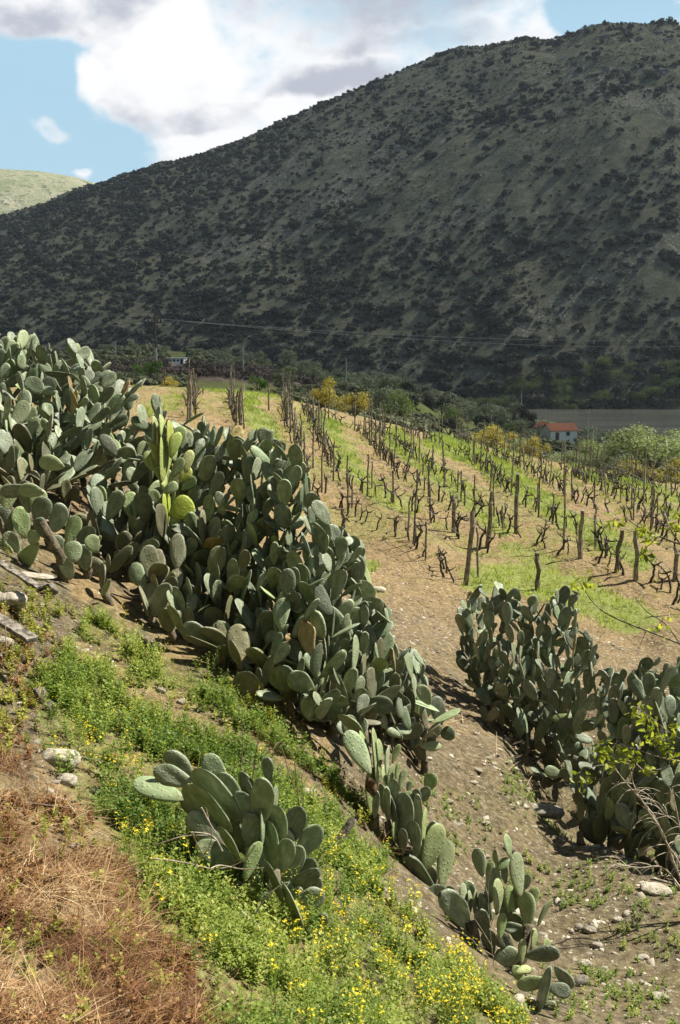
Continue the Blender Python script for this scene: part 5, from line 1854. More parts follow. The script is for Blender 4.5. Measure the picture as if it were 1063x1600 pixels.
# ------------------------------------------------------------------ buildings and poles of the valley
def build_buildings():
    wall = simple_mat('whitewash', (.62, .61, .58), (.78, .77, .74), 2.5, .9, .01)
    tile = simple_mat('roof_tiles', (.22, .075, .04), (.38, .15, .08), 3, .85, .03)
    dark = simple_mat('dark_opening', (.01, .01, .01), (.02, .02, .02), 3, .8, 0)
    glass = simple_mat('window_pane', (.03, .035, .04), (.06, .065, .07), 3, .2, 0)
    wood = simple_mat('door_wood', (.06, .04, .03), (.12, .08, .05), 6, .8, .01)
    Y = 262
    p = on_ground(874, Y)
    w, dp, hw, hr = 7.6, 5.4, 2.5, 1.45
    top = at(874, 660, Y)
    p.z = top.z - hw - hr
    r = empty('cottage', p, math.radians(14))
    m = MB().box((0, 0, hw / 2 - .6), (w, dp, hw + 1.2))
    for sx in (-1, 1):
        b = len(m.v)
        x0, x1 = sx * w / 2, sx * (w / 2 - .25)
        m.v += [Vector((x0, -dp / 2, hw)), Vector((x0, dp / 2, hw)), Vector((x0, 0, hw + hr)), Vector((x1, -dp / 2, hw)), Vector((x1, dp / 2, hw)), Vector((x1, 0, hw + hr))]
        m.f += [(b, b + 1, b + 2), (b + 5, b + 4, b + 3), (b, b + 3, b + 4, b + 1), (b + 1, b + 4, b + 5, b + 2), (b + 2, b + 5, b + 3, b)]
    m.build('wall', wall, r)
    rf = MB()
    for s in (-1, 1):
        n_ = 22
        for k in range(n_):
            xa, xb = -w / 2 - .35 + (w + .7) * k / n_, -w / 2 - .35 + (w + .7) * (k + 1) / n_
            e = Vector((0, s * (dp / 2 + .45), hw - .2))
            tp = Vector((0, 0, hw + hr + .05))
            b = len(rf.v)
            xm = (xa + xb) / 2
            for (x, dz) in ((xa, 0), (xm, .10), (xb, 0)):
                rf.v += [Vector((x, e.y, e.z + dz)), Vector((x, tp.y, tp.z + dz)), Vector((x, e.y, e.z + dz - .14)), Vector((x, tp.y, tp.z + dz - .14))]
            rf.f += [(b, b + 1, b + 5, b + 4), (b + 4, b + 5, b + 9, b + 8), (b + 2, b + 6, b + 7, b + 3), (b + 6, b + 10, b + 11, b + 7), (b, b + 4, b + 6, b + 2), (b + 4, b + 8, b + 10, b + 6)]
    rf.build('roof', tile, r)
    for x in (1.2,):
        wd = MB().box((x, -dp / 2 - .02, 1.5), (1.0, .08, 1.0)).build('window', dark, r)
        MB().box((x, -dp / 2 - .075, 1.5), (.86, .02, .86)).build('pane', glass, wd)
        MB().box((x, -dp / 2 - .12, .95), (1.2, .14, .1)).build('sill', wall, wd)
    MB().box((-1.9, -dp / 2 - .03, .9), (1.0, .08, 2.0)).build('door', wood, r)
    MB().box((w / 2 + .02, .3, 1.5), (.08, .8, .9)).build('window', dark, r)
    r.scale = (.9, .9, .93)
    tag(r, 'small whitewashed cottage with orange tiled roof beside the river', 'house')
    # lean-to gable behind left
    q = at(850, 672, 268)
    r2 = empty('outbuilding', (q.x, 268, p.z - .2), math.radians(14))
    m = MB().box((0, 0, 1.1), (3.4, 4.2, 3.0))
    m.poly([(-1.7, -2.1, 2.6), (1.7, -2.1, 2.6), (0, -2.1, 3.9)])
    m.poly([(-1.7, 2.1, 2.6), (0, 2.1, 3.9), (1.7, 2.1, 2.6)])
    m.build('wall', wall, r2)
    m = MB()
    for s in (-1, 1):
        m.poly([(0, -2.3, 4.0), (s * 2.0, -2.3, 2.5), (s * 2.0, 2.3, 2.5), (0, 2.3, 4.0)])
        m.poly([(0, -2.3, 3.88), (0, 2.3, 3.88), (s * 2.0, 2.3, 2.38), (s * 2.0, -2.3, 2.38)])
    m.build('roof', tile, r2)
    tag(r2, 'white gabled shed just behind the left end of the cottage', 'shed')
    # white hut far left
    Y = 258
    p = on_ground(278, Y)
    k = Y / F
    base = at(278, 570, Y)
    p.z = base.z
    r = empty('hut', p, math.radians(-8))
    MB().box((0, 0, .55), (25 * k, 3, 1.9)).build('wall', wall, r)
    MB().box((-.1, 0, 1.58), (25 * k + .5, 3.5, .16)).build('roof', simple_mat('hut_roof', (.40, .39, .37), (.55, .54, .52), 3, .9, .01), r)
    for x, wd in ((-1.9, .8), (-.6, .9), (.8, .8)):
        MB().box((x * .66, -1.53, 1.05), (wd * .66, .06, .5)).build('window', dark, r)
    MB().box((1.4, -1.53, .75), (.55, .06, 1.2)).build('door', dark, r)
    tag(r, 'small white flat roofed hut at the foot of the mountain', 'hut')


build_buildings()


def build_poles():
    # the big wooden pole with cross arms
    Y = 150
    base = on_ground(245, Y, -.3)
    top = at(242, 484, Y)
    r = empty('utility_pole', base)
    d = top - base
    mb = MB().tube([(0, 0, 0), d * .55], [.17, .14], 8)
    mb.build('pole_foot', M_CONC, r)
    MB().tube([d * .40 + Vector((.06, -.26, 0)), d * .7 + Vector((.0, -.26, 0)), d + Vector((0, -.26, 0))], [.15, .13, .11], 8).build('pole', M_WOODP, r)
    for k, wd in ((.80, 2.3), (.865, .9), (.745, 1.0)):
        c = d * k
        MB().box(c + Vector((0, -.42, 0)), (wd, .14, .14)).build('crossarm', M_WOODP, r)
    ins = simple_mat('insulator_glass', (.35, .34, .3), (.5, .5, .46), 3, .3, 0)
    tips = []
    for x in (-1.08, -.6, .6, 1.08):
        c = d * .80 + Vector((x, -.42, .1))
        MB().tube([c, c + Vector((0, 0, .1)), c + Vector((0, 0, .2)), c + Vector((0, 0, .34))], [.03, .09, .07, .05], 8).build('insulator', ins, r)
        tips.append(base + c + Vector((0, 0, .34)))
    tag(r, 'tall dark wooden utility pole with cross arms and pale foot above the prickly pears', 'utility pole')
    poles = [(181, 533, 566, 190, 'pale pole left of the tall dark utility pole'), (380, 542, 604, 150, 'slim pale pole beyond the stake cluster, right of the hut'),
             (541, 559, 600, 260, 'white pole in the middle of the valley at the mountain foot'), (481, 573, 590, 330, 'short distant pole left of the white valley pole'),
             (607, 592, 632, 200, 'slim pole standing among the olives, right of the golden bushes'), (704, 611, 626, 330, 'tiny distant pole above the green meadow'),
             (762, 629, 660, 240, 'grey pole by the olives above the bright golden bush'), (815, 615, 652, 300, 'white pole at the near river bank left of the cottage'),
             (852, 640, 664, 310, 'short pole at the left end of the cottage roof'), (919, 655, 696, 200, 'white pole right of the cottage before the river'),
             (927, 672, 716, 120, 'nearer thin pole below the white one right of the cottage'), (628, 651, 680, 85, 'thin post at the edge of the vineyard before the olives'),
             (381, 600, 640, 75, 'leaning thin post just below the slim pale pole')]
    tops = {}
    for px, ty, by, Yp, lab in poles:
        b = on_ground(px, Yp, -.3)
        t_ = at(px, ty, Yp)
        r_ = .55 * Yp / F * 1.5
        o = MB().tube([(0, 0, 0), (t_ - b) * .5, t_ - b], [r_ * 1.15, r_, r_ * .8], 7).build('pole', M_CONC, None, b)
        o.name = 'utility_pole'
        if (t_ - b).length > 3:
            pass
        tag(o, lab, 'pole', 'poles of the valley')
        tops[px] = t_
    # a post with two loops hanging from its head
    Yp = 170
    b = on_ground(768, Yp, -.3)
    t_ = at(768, 648, Yp)
    r = empty('utility_pole', b)
    MB().tube([(0, 0, 0), t_ - b], [.12, .10], 7).build('pole', M_CONC, r)
    for s in (-1, 1):
        c = t_ - b + Vector((s * .75, -.1, -1.0))
        MB().tube([c + Vector((math.cos(a) * .62, 0, math.sin(a) * .75)) for a in np.linspace(0, 6.28, 17)], .09, 6, False).build('cable_coil', M_WOODP, r)
    tag(r, 'post with two dark cable coils hanging beside its head', 'pole')
    # lines
    def wire(a, b, sag, name, lab, rad=.035):
        pts = []
        for i in range(33):
            f = i / 32
            p = a.lerp(b, f)
            p = p + Vector((0, 0, -sag * 4 * f * (1 - f)))
            pts.append(p - a)
        o = MB().tube(pts, rad, 5).build('power_line', M_WIRE, None, a)
        tag(o, lab, 'power line', 'power lines across the valley')
    wire(tips[3], at(1250, 530, 340), 3.0, 'w', 'lower power line running right from the dark pole across the mountain', .022)
    wire(tips[2], at(1250, 516, 345), 3.0, 'w', 'upper power line running right from the dark pole across the mountain', .022)
    wire(tips[0], tops[181] + Vector((0, 0, -.2)), .4, 'w', 'short power line between the dark pole and the pale pole left of it')
    wire(tops[181], at(-150, 545, 230), .6, 'w', 'power line running left from the pale pole')
    wire(tips[1], at(-150, 532, 170), 1.0, 'w', 'power line running left from the dark pole')


build_poles()


# ------------------------------------------------------------------ stones, planks and other single things near by
def rock(px, py, wpx, hpx, dpx, mat, label, seed, rz=0.0, sink=.3, tilt=0.0):
    h = hit(px, py)
    if h is None: return
    k = h.y / F
    V, Fc = ico(np.random.default_rng(seed), 3, (0, 0, 0), .5, .30, 1, seed)
    # flatten facets a little so it reads as split stone
    V = np.sign(V) * np.abs(V) ** .85
    o = obj('rock', mesh_np('rock', V, [Fc], mat, False), None, h + Vector((0, 0, hpx * k * (.5 - sink))))
    o.scale = (wpx * k * 1.05, dpx * k, hpx * k)
    o.rotation_euler = (tilt, 0, rz)
    tag(o, label, 'rock', 'loose stones on the slope')


def build_small_things():
    for a in [
        (92, 1195, 58, 30, 40, M_ROCK, 'large pale flat stone on the dry slope at the left', 1, -.1), (104, 1226, 26, 20, 20, M_ROCK, 'small pale stone just below the large pale flat one', 2),
        (12, 945, 50, 26, 40, M_ROCK, 'pale block at the left picture edge above the grey plank', 3), (40, 902, 90, 9, 30, M_ROCK, 'long pale slab lying on the bank under the drooping pads', 4, -.45),
        (75, 925, 34, 16, 14, M_SLATE, 'brown slate standing on edge beside the hedge foot', 5, -.6), (483, 1246, 26, 16, 20, M_ROCK, 'pale stone at the bare streak right of the dry stalks', 6),
        (252, 1082, 14, 9, 10, M_ROCK, 'small grey stone on the bare streak, left one of the pair', 7), (284, 1100, 13, 9, 10, M_ROCK, 'small pale stone on the bare streak, right one of the pair', 8),
        (842, 1270, 62, 14, 34, M_SLATE, 'flat grey slab at the lip of the soil path by the second hedge', 9, -.15), (921, 1456, 20, 12, 14, M_ROCK, 'white stone on the soil path, upper one of three', 10),
        (932, 1482, 17, 10, 12, M_ROCK, 'white stone on the soil path, middle one of three', 11), (915, 1509, 18, 11, 14, M_ROCK, 'white stone on the soil path, lowest of three', 12),
        (905, 1540, 30, 20, 14, M_SLATE, 'grey slate leaning on the path right of the lowest prickly pear', 13, .6), (1022, 1392, 46, 14, 30, M_ROCK, 'pale slab at the edge of the ditch by the blue scrap', 14, -.3),
        (212, 1368, 20, 14, 14, M_SLATE, 'grey stone at the border of dry and green weeds', 15), (118, 1325, 20, 9, 12, M_ROCK, 'light stone lying in the straw', 16),
        (62, 1096, 20, 30, 16, M_SLATE, 'dark upright stone in the weeds at the left', 17, .4), (78, 1112, 16, 22, 14, M_SLATE, 'dark stone leaning beside the dark upright one', 18, .2),
        (190, 1590, 36, 18, 26, M_ROCK, 'pale stone in the straw at the bottom edge', 19), (10, 1010, 24, 16, 20, M_ROCK, 'white stone under the end of the grey plank', 20),
        (590, 925, 22, 12, 16, M_ROCK, 'pale stone beside the dark pads at the brown ground', 21), (1003, 1500, 18, 9, 12, M_ROCK, 'small pale stone on the path at the far right', 22),
        (965, 1440, 15, 8, 10, M_ROCK, 'small flat stone above the three white ones', 23), (880, 1415, 14, 8, 10, M_SLATE, 'small grey stone above the path weeds', 24),
        (1030, 1560, 26, 12, 18, M_ROCK, 'broad pale stone in the lower right corner', 25), (700, 1255, 14, 7, 9, M_ROCK, 'small white stone at the upper soil path', 26),
        (740, 1225, 12, 6, 9, M_ROCK, 'tiny white stone near the trunk foot of the second hedge', 27), (795, 1330, 16, 8, 12, M_SLATE, 'flat stone behind the low sunlit prickly pear', 28),
        (760, 1290, 12, 7, 9, M_ROCK, 'light stone in the middle of the soil path', 29), (150, 1240, 16, 10, 12, M_SLATE, 'grey stone right of the large pale flat one', 30)]:
        rock(*a)
    for (ax, ay, Ya, bx, by, Yb, w, th, lab) in [(-60, 930, 8.6, 52, 1000, 7.9, .10, .035, 'weathered grey plank lying on the bank at the left picture edge'),
                                                (-30, 860, 9.6, 62, 918, 9.0, .07, .02, 'thin broken board above the pale block at the left')]:
        A_, B_ = at(ax, ay, Ya), at(bx, by, Yb)
        v = B_ - A_
        A_.z = max(A_.z, Hs(A_.x, A_.y) + .03)
        B_.z = max(B_.z, Hs(B_.x, B_.y) + .03)
        v = B_ - A_
        mb = MB()
        n = 14
        R = random.Random(int(ax))
        for s in range(n):
            x0, x1 = v.length * s / n, v.length * (s + 1) / n
        pts = []
        b = 0
        for s in range(n + 1):
            x = v.length * s / n
            e = R.uniform(-.006, .006)
            for (yy, zz) in ((-.5, -.5), (-.2, -.42), (.5, -.5), (.5, .5), (.1, .38 + R.uniform(-.1, .1)), (-.5, .5)):
                mb.v.append(Vector((x, yy * w + e, zz * th + R.uniform(-.002, .002))))
        for s in range(n):
            for k in range(6):
                k2 = (k + 1) % 6
                mb.f.append((s * 6 + k, (s + 1) * 6 + k, (s + 1) * 6 + k2, s * 6 + k2))
        mb.f += [tuple(range(6)), tuple(range(n * 6, n * 6 + 6))[::-1]]
        o = mb.build('plank', M_OLDWOOD, None, A_)
        o.rotation_euler = v.to_track_quat('X', 'Z').to_euler()
        tag(o, lab, 'plank')
    # old wooden post stub leaning in the flowers
    B_, T_ = hit(520, 1332), None
    T_ = at(553, 1277, B_.y + .1)
    v = T_ - B_
    mb = MB()
    R = random.Random(3)
    n, K = 9, 12
    prof = [1 + R.uniform(-.22, .22) for _ in range(K)]
    for s in range(n):
        for k in range(K):
            a = 2 * math.pi * k / K
            r = .042 * prof[k] * (1 - .03 * s + R.uniform(-.03, .03))
            z = v.length * s / (n - 1) + (R.uniform(-.02, .03) if s == n - 1 else 0)
            mb.v.append(Vector((math.cos(a) * r, math.sin(a) * r * .7, z)))
    for s in range(n - 1):
        for k in range(K):
            mb.f.append((s * K + k, s * K + (k + 1) % K, (s + 1) * K + (k + 1) % K, (s + 1) * K + k))
    mb.f.append(tuple((n - 1) * K + k for k in range(K)))
    o = mb.build('wooden_post', M_OLDWOOD, None, B_ - v * .06)
    o.rotation_euler = v.to_track_quat('Z', 'Y').to_euler()
    tag(o, 'split grey wooden post stub leaning over right of the dark prickly pear clump', 'post')
    # blue scrap
    m, t, b = mat_base('blue_plastic', .4, .5)
    b.inputs['Base Color'].default_value = (.05, .09, .30, 1)
    p = at(1056, 1368, 10.6)
    V, Fc = ico(np.random.default_rng(9), 3, (0, 0, 0), .5, .35, 1, 9)
    o = obj('plastic_scrap', mesh_np('plastic_scrap', V, [Fc], m, True), None, p)
    o.scale = (.09, .05, .16)
    tag(o, 'crumpled blue plastic scrap in the ditch at the right picture edge', 'scrap')


build_small_things()


# ------------------------------------------------------------------ twigs, sapling, stalks
def curve_pts(px_pts, Y, dY=None):
    """photo polyline to a smooth 3-D polyline at the plant's distance"""
    P = [at(x, y, Y + (dY[i] if dY else 0)) for i, (x, y) in enumerate(px_pts)]
    out = []
    for i in range(len(P) - 1):
        p0, p1, p2, p3 = P[max(i - 1, 0)], P[i], P[i + 1], P[min(i + 2, len(P) - 1)]
        for k in range(4):
            t = k / 4
            out.append(.5 * ((2 * p1) + (p2 - p0) * t + (2 * p0 - 5 * p1 + 4 * p2 - p3) * t * t + (3 * p1 - p0 - 3 * p2 + p3) * t ** 3))
    out.append(P[-1])
    return out


def build_twiggy():
    R = random.Random(12)
    rg = np.random.default_rng(12)
    Y = 6.6
    foot = on_ground(1185, Y, -.1)
    r = empty('sapling', foot)
    tr = [foot, foot + Vector((.02, 0, .7)), at(1180, 1180, Y), at(1190, 1040, Y), at(1186, 900, Y), at(1170, 760, Y)]
    MB().tube([p - foot for p in tr], [.035, .03, .026, .022, .016, .008], 8).build('trunk', M_SAPB, r, smooth=True)
    brs = [([(1190, 1050), (1120, 1030), (1063, 1006), (1010, 985), (962, 966), (930, 945), (905, 908)], .009),
           ([(1188, 900), (1130, 868), (1063, 850), (1030, 838), (1005, 828), (974, 806)], .010),
           ([(1063, 850), (1047, 825), (1038, 795), (1040, 770)], .006), ([(1180, 1210), (1120, 1200), (1063, 1190), (1020, 1180), (985, 1168), (950, 1160)], .008),
           ([(1120, 1200), (1070, 1160), (1040, 1140), (1005, 1112), (988, 1102)], .006), ([(1063, 1006), (1040, 975), (1010, 955), (990, 930)], .005),
           ([(1030, 838), (1005, 860), (985, 880)], .003), ([(1063, 1190), (1040, 1200), (1010, 1205)], .004), ([(1010, 985), (1000, 1010)], .003),
           ([(1180, 1215), (1100, 1235), (1000, 1240), (960, 1225), (915, 1212)], .004)]
    for pts, rad in brs:
        P = curve_pts(pts, Y, [R.uniform(-.12, .12) for _ in pts])
        n = len(P)
        MB().tube([p - foot for p in P], [rad * (1 - .75 * i / n) for i in range(n)], 6).build('branch', M_SAPB, r, smooth=True)
    cl = [(960, 813, 16, 7), (948, 816, 8, 4), (1003, 828, 10, 7), (1015, 838, 12, 12), (1008, 862, 8, 8), (1056, 822, 9, 10), (1060, 800, 8, 5), (945, 1172, 18, 18), (958, 1188, 10, 8), (980, 1174, 14, 14),
          (990, 1190, 8, 6), (998, 1110, 18, 14), (1012, 1124, 10, 8), (1025, 1145, 18, 18), (1036, 1160, 12, 12), (1012, 1200, 8, 9), (1055, 1180, 10, 6), (918, 1218, 14, 9),
          (905, 912, 10, 6), (930, 915, 14, 5), (1045, 965, 14, 4), (1030, 985, 14, 4), (1058, 1140, 10, 8)]
    V, Fq, T = [], [], []
    for cx, cy, rad, n in cl:
        for k in range(n * 2):
            c = at(cx + R.gauss(0, rad * .55), cy + R.gauss(0, rad * .5), Y + R.uniform(-.08, .08)) - foot
            d = Vector((R.uniform(-.8, .8), R.uniform(-.7, .7), R.uniform(-1.1, .2))).normalized()
            s = d.cross(Vector((R.uniform(-1, 1), R.uniform(-1, 1), R.uniform(-1, 1)))).normalized()
            L = R.uniform(.03, .062)
            w = L * .24
            nn = d.cross(s)
            b = len(V)
            V += [c, c + d * L * .35 + s * w + nn * w * .3, c + d * L * .7 + s * w * .8 + nn * w * .1, c + d * L - nn * w * .6, c + d * L * .7 - s * w * .8 + nn * w * .1, c + d * L * .35 - s * w + nn * w * .3, c + d * L * .4 - nn * w * .2]
            Fq += [(b, b + 1, b + 6), (b + 1, b + 2, b + 6), (b + 2, b + 3, b + 6), (b + 3, b + 4, b + 6), (b + 4, b + 5, b + 6), (b + 5, b, b + 6)]
            T += [R.random()] * 7
    lm = leaf_mat('sapling_leaves', [(0, (.12, .15, .02)), (.5, (.24, .28, .04)), (1, (.40, .42, .07))], .5, .5)
    obj('leaves', mesh_np('leaves', np.array([v[:] for v in V]), [np.array(Fq)], lm, False, T), r)
    tag(r, 'young tree reaching in from the right with thin branches and yellow green leaves', 'tree')

    # bare pale shrub
    Y = 9.3
    foot = on_ground(1085, Y, -.1)
    r = empty('bare_shrub', foot)
    stems = [[(1085, 1420), (1063, 1352), (1042, 1318), (1018, 1270), (995, 1242), (972, 1215), (955, 1190)], [(1080, 1410), (1052, 1345), (1035, 1300), (1010, 1262), (990, 1225), (984, 1188)],
             [(1090, 1400), (1070, 1330), (1060, 1280), (1050, 1230)], [(1080, 1415), (1040, 1358), (1000, 1356), (975, 1352)]]
    for st in stems:
        P = curve_pts(st, Y, [R.uniform(-.1, .1) for _ in st])
        P[0] = foot + Vector((R.uniform(-.03, .03), 0, 0))
        n = len(P)
        MB().tube([p - foot for p in P], [.011 * (1 - .75 * i / n) for i in range(n)], 6).build('stem', M_TWIG, r, smooth=True)
        for k in range(11):
            p = P[R.randint(3, n - 1)] - foot
            d = Vector((R.choice((-1, -1, 1)) * R.uniform(.5, 1), R.uniform(-.6, .6), R.uniform(-.3, .8))).normalized()
            a = [p]
            for j in range(7):
                d = (d + Vector((0, R.uniform(-.1, .1), -.22 + R.uniform(-.18, .18)))).normalized()
                a.append(a[-1] + d * R.uniform(.025, .06))
            MB().tube(a, [.0042 - .00035 * j for j in range(8)], 4).build('twig', M_TWIG, r)
    tag(r, 'leafless pale shrub with curling twigs before the shaded end of the second hedge', 'shrub')

    # dry twigs over the dark clump
    def twig(lines, Y, name, label, cat, rad=.004, mat=M_TWIG):
        p0 = at(*lines[0][0], Y)
        r = empty(name, p0)
        for ln in lines:
            P = curve_pts(ln, Y, [R.uniform(-.05, .05) for _ in ln])
            n = len(P)
            MB().tube([p - p0 for p in P], [rad * (1 - .65 * i / n) for i in range(n)], 5).build('twig', mat, r)
        tag(r, label, cat)
    twig([[(232, 1341), (265, 1344), (300, 1350), (330, 1357), (360, 1354), (385, 1342)], [(330, 1357), (345, 1352), (380, 1358), (411, 1356)], [(302, 1350), (322, 1332), (331, 1305), (322, 1262)],
          [(348, 1330), (338, 1312), (325, 1303), (300, 1300)], [(240, 1322), (262, 1314), (290, 1306), (325, 1305)], [(315, 1262), (330, 1290), (338, 1300)], [(385, 1342), (400, 1320)], [(262, 1418), (290, 1410), (320, 1402)],
          [(398, 1430), (418, 1400), (440, 1382)], [(378, 1424), (405, 1445)], [(300, 1300), (308, 1318), (318, 1335)]], 5.62, 'dry_branch', 'dry forked branch lying across the front of the dark prickly pear clump', 'branch', .0052)
    twig([[(468, 1338), (468, 1270), (463, 1215), (458, 1182), (440, 1160), (425, 1180)], [(462, 1240), (450, 1200), (436, 1160), (422, 1185), (408, 1215)], [(440, 1160), (418, 1190), (390, 1200), (372, 1215)],
          [(470, 1300), (474, 1250), (470, 1200)], [(400, 1200), (385, 1187), (372, 1190), (360, 1205)], [(395, 1215), (402, 1165), (410, 1130)], [(375, 1210), (380, 1160), (378, 1130)]], 6.9, 'dry_stalks',
         'tall bent dead stalks behind the dark prickly pear clump', 'dead stalk', .0045, simple_mat('dead_stalk', (.12, .085, .06), (.30, .23, .16), 20, .9, .001))
    twig([[(772, 1510), (766, 1450), (763, 1380), (772, 1350)], [(766, 1450), (780, 1410), (800, 1380)], [(763, 1400), (755, 1370)], [(770, 1480), (745, 1440), (730, 1420)], [(760, 1500), (740, 1470), (715, 1455)]], 7.3,
         'dry_stalks', 'thin dead stalks standing in front of the low sunlit prickly pear', 'dead stalk', .0028)
    twig([[(10, 1010), (8, 960), (12, 920)], [(0, 1285), (60, 1300), (110, 1322), (170, 1345)], [(5, 1250), (60, 1256), (110, 1262)]], 6.0, 'dry_stalks', 'long straw coloured stalks lying over the slope at the left', 'dead stalk', .003)
    # strap leaved plant
    Y = 6.55
    b0 = on_ground(466, Y)
    b0 = at(464, 1345, Y)
    V, Fq, T = [], [], []
    ends = [(450, 1262), (455, 1255), (470, 1258), (484, 1262), (497, 1268), (505, 1285), (512, 1300), (518, 1318), (470, 1275), (445, 1280), (490, 1300), (500, 1330), (480, 1285), (476, 1270), (508, 1345), (440, 1300)]
    foot = on_ground(466, Y, -.02)
    for (ex, ey) in ends:
        e = at(ex, ey, Y + R.uniform(-.12, .12))
        mid = foot.lerp(e, .55) + Vector(((464 - ex) * .0006, 0, .05))
        w = R.uniform(.006, .010)
        prev = None
        t0 = R.random()
        for i in range(8):
            t = i / 7
            p = foot * (1 - t) ** 2 + mid * 2 * t * (1 - t) + e * t * t
            ww = w * (1 - t ** 3) + .0008
            b = len(V)
            V += [p + Vector((-ww, .2 * ww, 0)) - foot, p + Vector((0, ww * .7, -ww * .5)) - foot, p + Vector((ww, -.2 * ww, 0)) - foot]
            T += [t0] * 3
            if i: Fq += [(b - 3, b - 2, b + 1, b), (b - 2, b - 1, b + 2, b + 1)]
    sm = leaf_mat('strap_leaf', [(0, (.12, .18, .08)), (.5, (.22, .30, .15)), (1, (.42, .48, .30))], .3, .5)
    o = obj('strap_leaved_plant', mesh_np('strap_leaved_plant', np.array([v[:] for v in V]), [np.array(Fq)], sm, False, T), None, foot)
    tag(o, 'strap leaved striped plant at the right side of the dark prickly pear clump', 'plant')


build_twiggy()


def build_haze():
    m = bpy.data.materials.new('haze_air')
    m.use_nodes = True
    t = m.node_tree
    t.nodes.clear()
    out = N(t, 'ShaderNodeOutputMaterial')
    v = N(t, 'ShaderNodeVolumePrincipled')
    v.inputs['Color'].default_value = (.80, .88, 1.0, 1)
    v.inputs['Density'].default_value = .00009
    v.inputs['Anisotropy'].default_value = .2
    t.links.new(v.outputs[0], out.inputs['Volume'])
    mb = MB().box((0, 1700, 140), (9000, 3600, 400))
    o = mb.build('haze', m)
    o['kind'] = 'stuff'


build_haze()


# ------------------------------------------------------------------ ground vegetation and litter
def blades(rg, n, h, w, spread, curve=.5, seg=3):
    V, Fq, T = [], [], []
    for i in range(n):
        a = rg.random() * 6.28
        b0 = np.array([math.cos(a), math.sin(a), 0]) * spread * rg.random()
        d = np.array([rg.normal() * .35, rg.normal() * .35, 1.0])
        a2 = rg.random() * 6.28
        cdir = np.array([math.cos(a2), math.sin(a2), -.4]) * curve
        sd = np.array([-math.sin(a2), math.cos(a2), 0])
        hh = h * (.5 + .8 * rg.random())
        t0 = rg.random()
        for k in range(seg + 1):
            t = k / seg
            p = b0 + d * hh * t + cdir * hh * t * t
            ww = w * (1 - .85 * t)
            V += [p - sd * ww, p + sd * ww]
            T += [t0] * 2
            if k:
                b = len(V) - 4
                Fq.append((b, b + 1, b + 3, b + 2))
    return np.array(V), np.array(Fq), np.array(T)


def sprig(rg, h, leaf, nl, stems=2, width=.3, flower=None):
    """leafy weed: a few stems set with small narrow leaves"""
    V, Fq, T = [], [], []
    FV = []
    for s in range(stems):
        a = rg.random() * 6.28
        lean = np.array([math.cos(a), math.sin(a), 0]) * rg.random() * .5
        hh = h * (.6 + .6 * rg.random())
        up = np.array([0, 0, 1.0]) + lean
        sw = .0016
        b = len(V)
        e = up * hh
        V += [np.array([-sw, 0, 0]), np.array([sw, 0, 0]), e + np.array([sw * .5, 0, 0]), e - np.array([sw * .5, 0, 0])]
        Fq.append((b, b + 1, b + 2, b + 3)); T += [.3] * 4
        for k in range(nl):
            t = (k + .6) / nl
            p = up * hh * t
            a = k * 2.4 + rg.random()
            d = np.array([math.cos(a), math.sin(a), .35 + .5 * t])
            d /= np.linalg.norm(d)
            sd = np.array([-math.sin(a), math.cos(a), rg.normal() * .3])
            L = leaf * (.6 + .7 * rg.random()) * (1 - .35 * t)
            w = L * width
            b = len(V)
            V += [p, p + d * L * .5 + sd * w, p + d * L + np.array([0, 0, -.2 * L]), p + d * L * .5 - sd * w]
            Fq.append((b, b + 1, b + 2, b + 3))
            T += [.2 + .8 * rg.random()] * 4
        FV.append(e)
    return np.array(V), np.array(Fq), np.array(T), FV


def sample(rg, n, x0, x1, y0, y1, test, ypow=1.0):
    x = rg.uniform(x0, x1, n)
    y = y0 + (y1 - y0) * rg.random(n) ** ypow
    z = H(x, y)
    px, py = proj(x, y, z)
    k = (px > -60) & (px < 1120) & (py < 1660) & test(x, y, z, px, py)
    return np.c_[x, y, z][k]


def put_stuff(name, label, cat, T, pos, scale, mat, rg, tilt=None, tints=None):
    if not len(pos): return
    V, Fl, tt = scatter([(a[0], [a[1]], a[2]) for a in T], pos, rg.random(len(pos)) * 6.28, scale, rg, tilt, tints)
    tag(obj(name, mesh_np(name, V, Fl, mat, False, tt)), label, cat, kind='stuff')


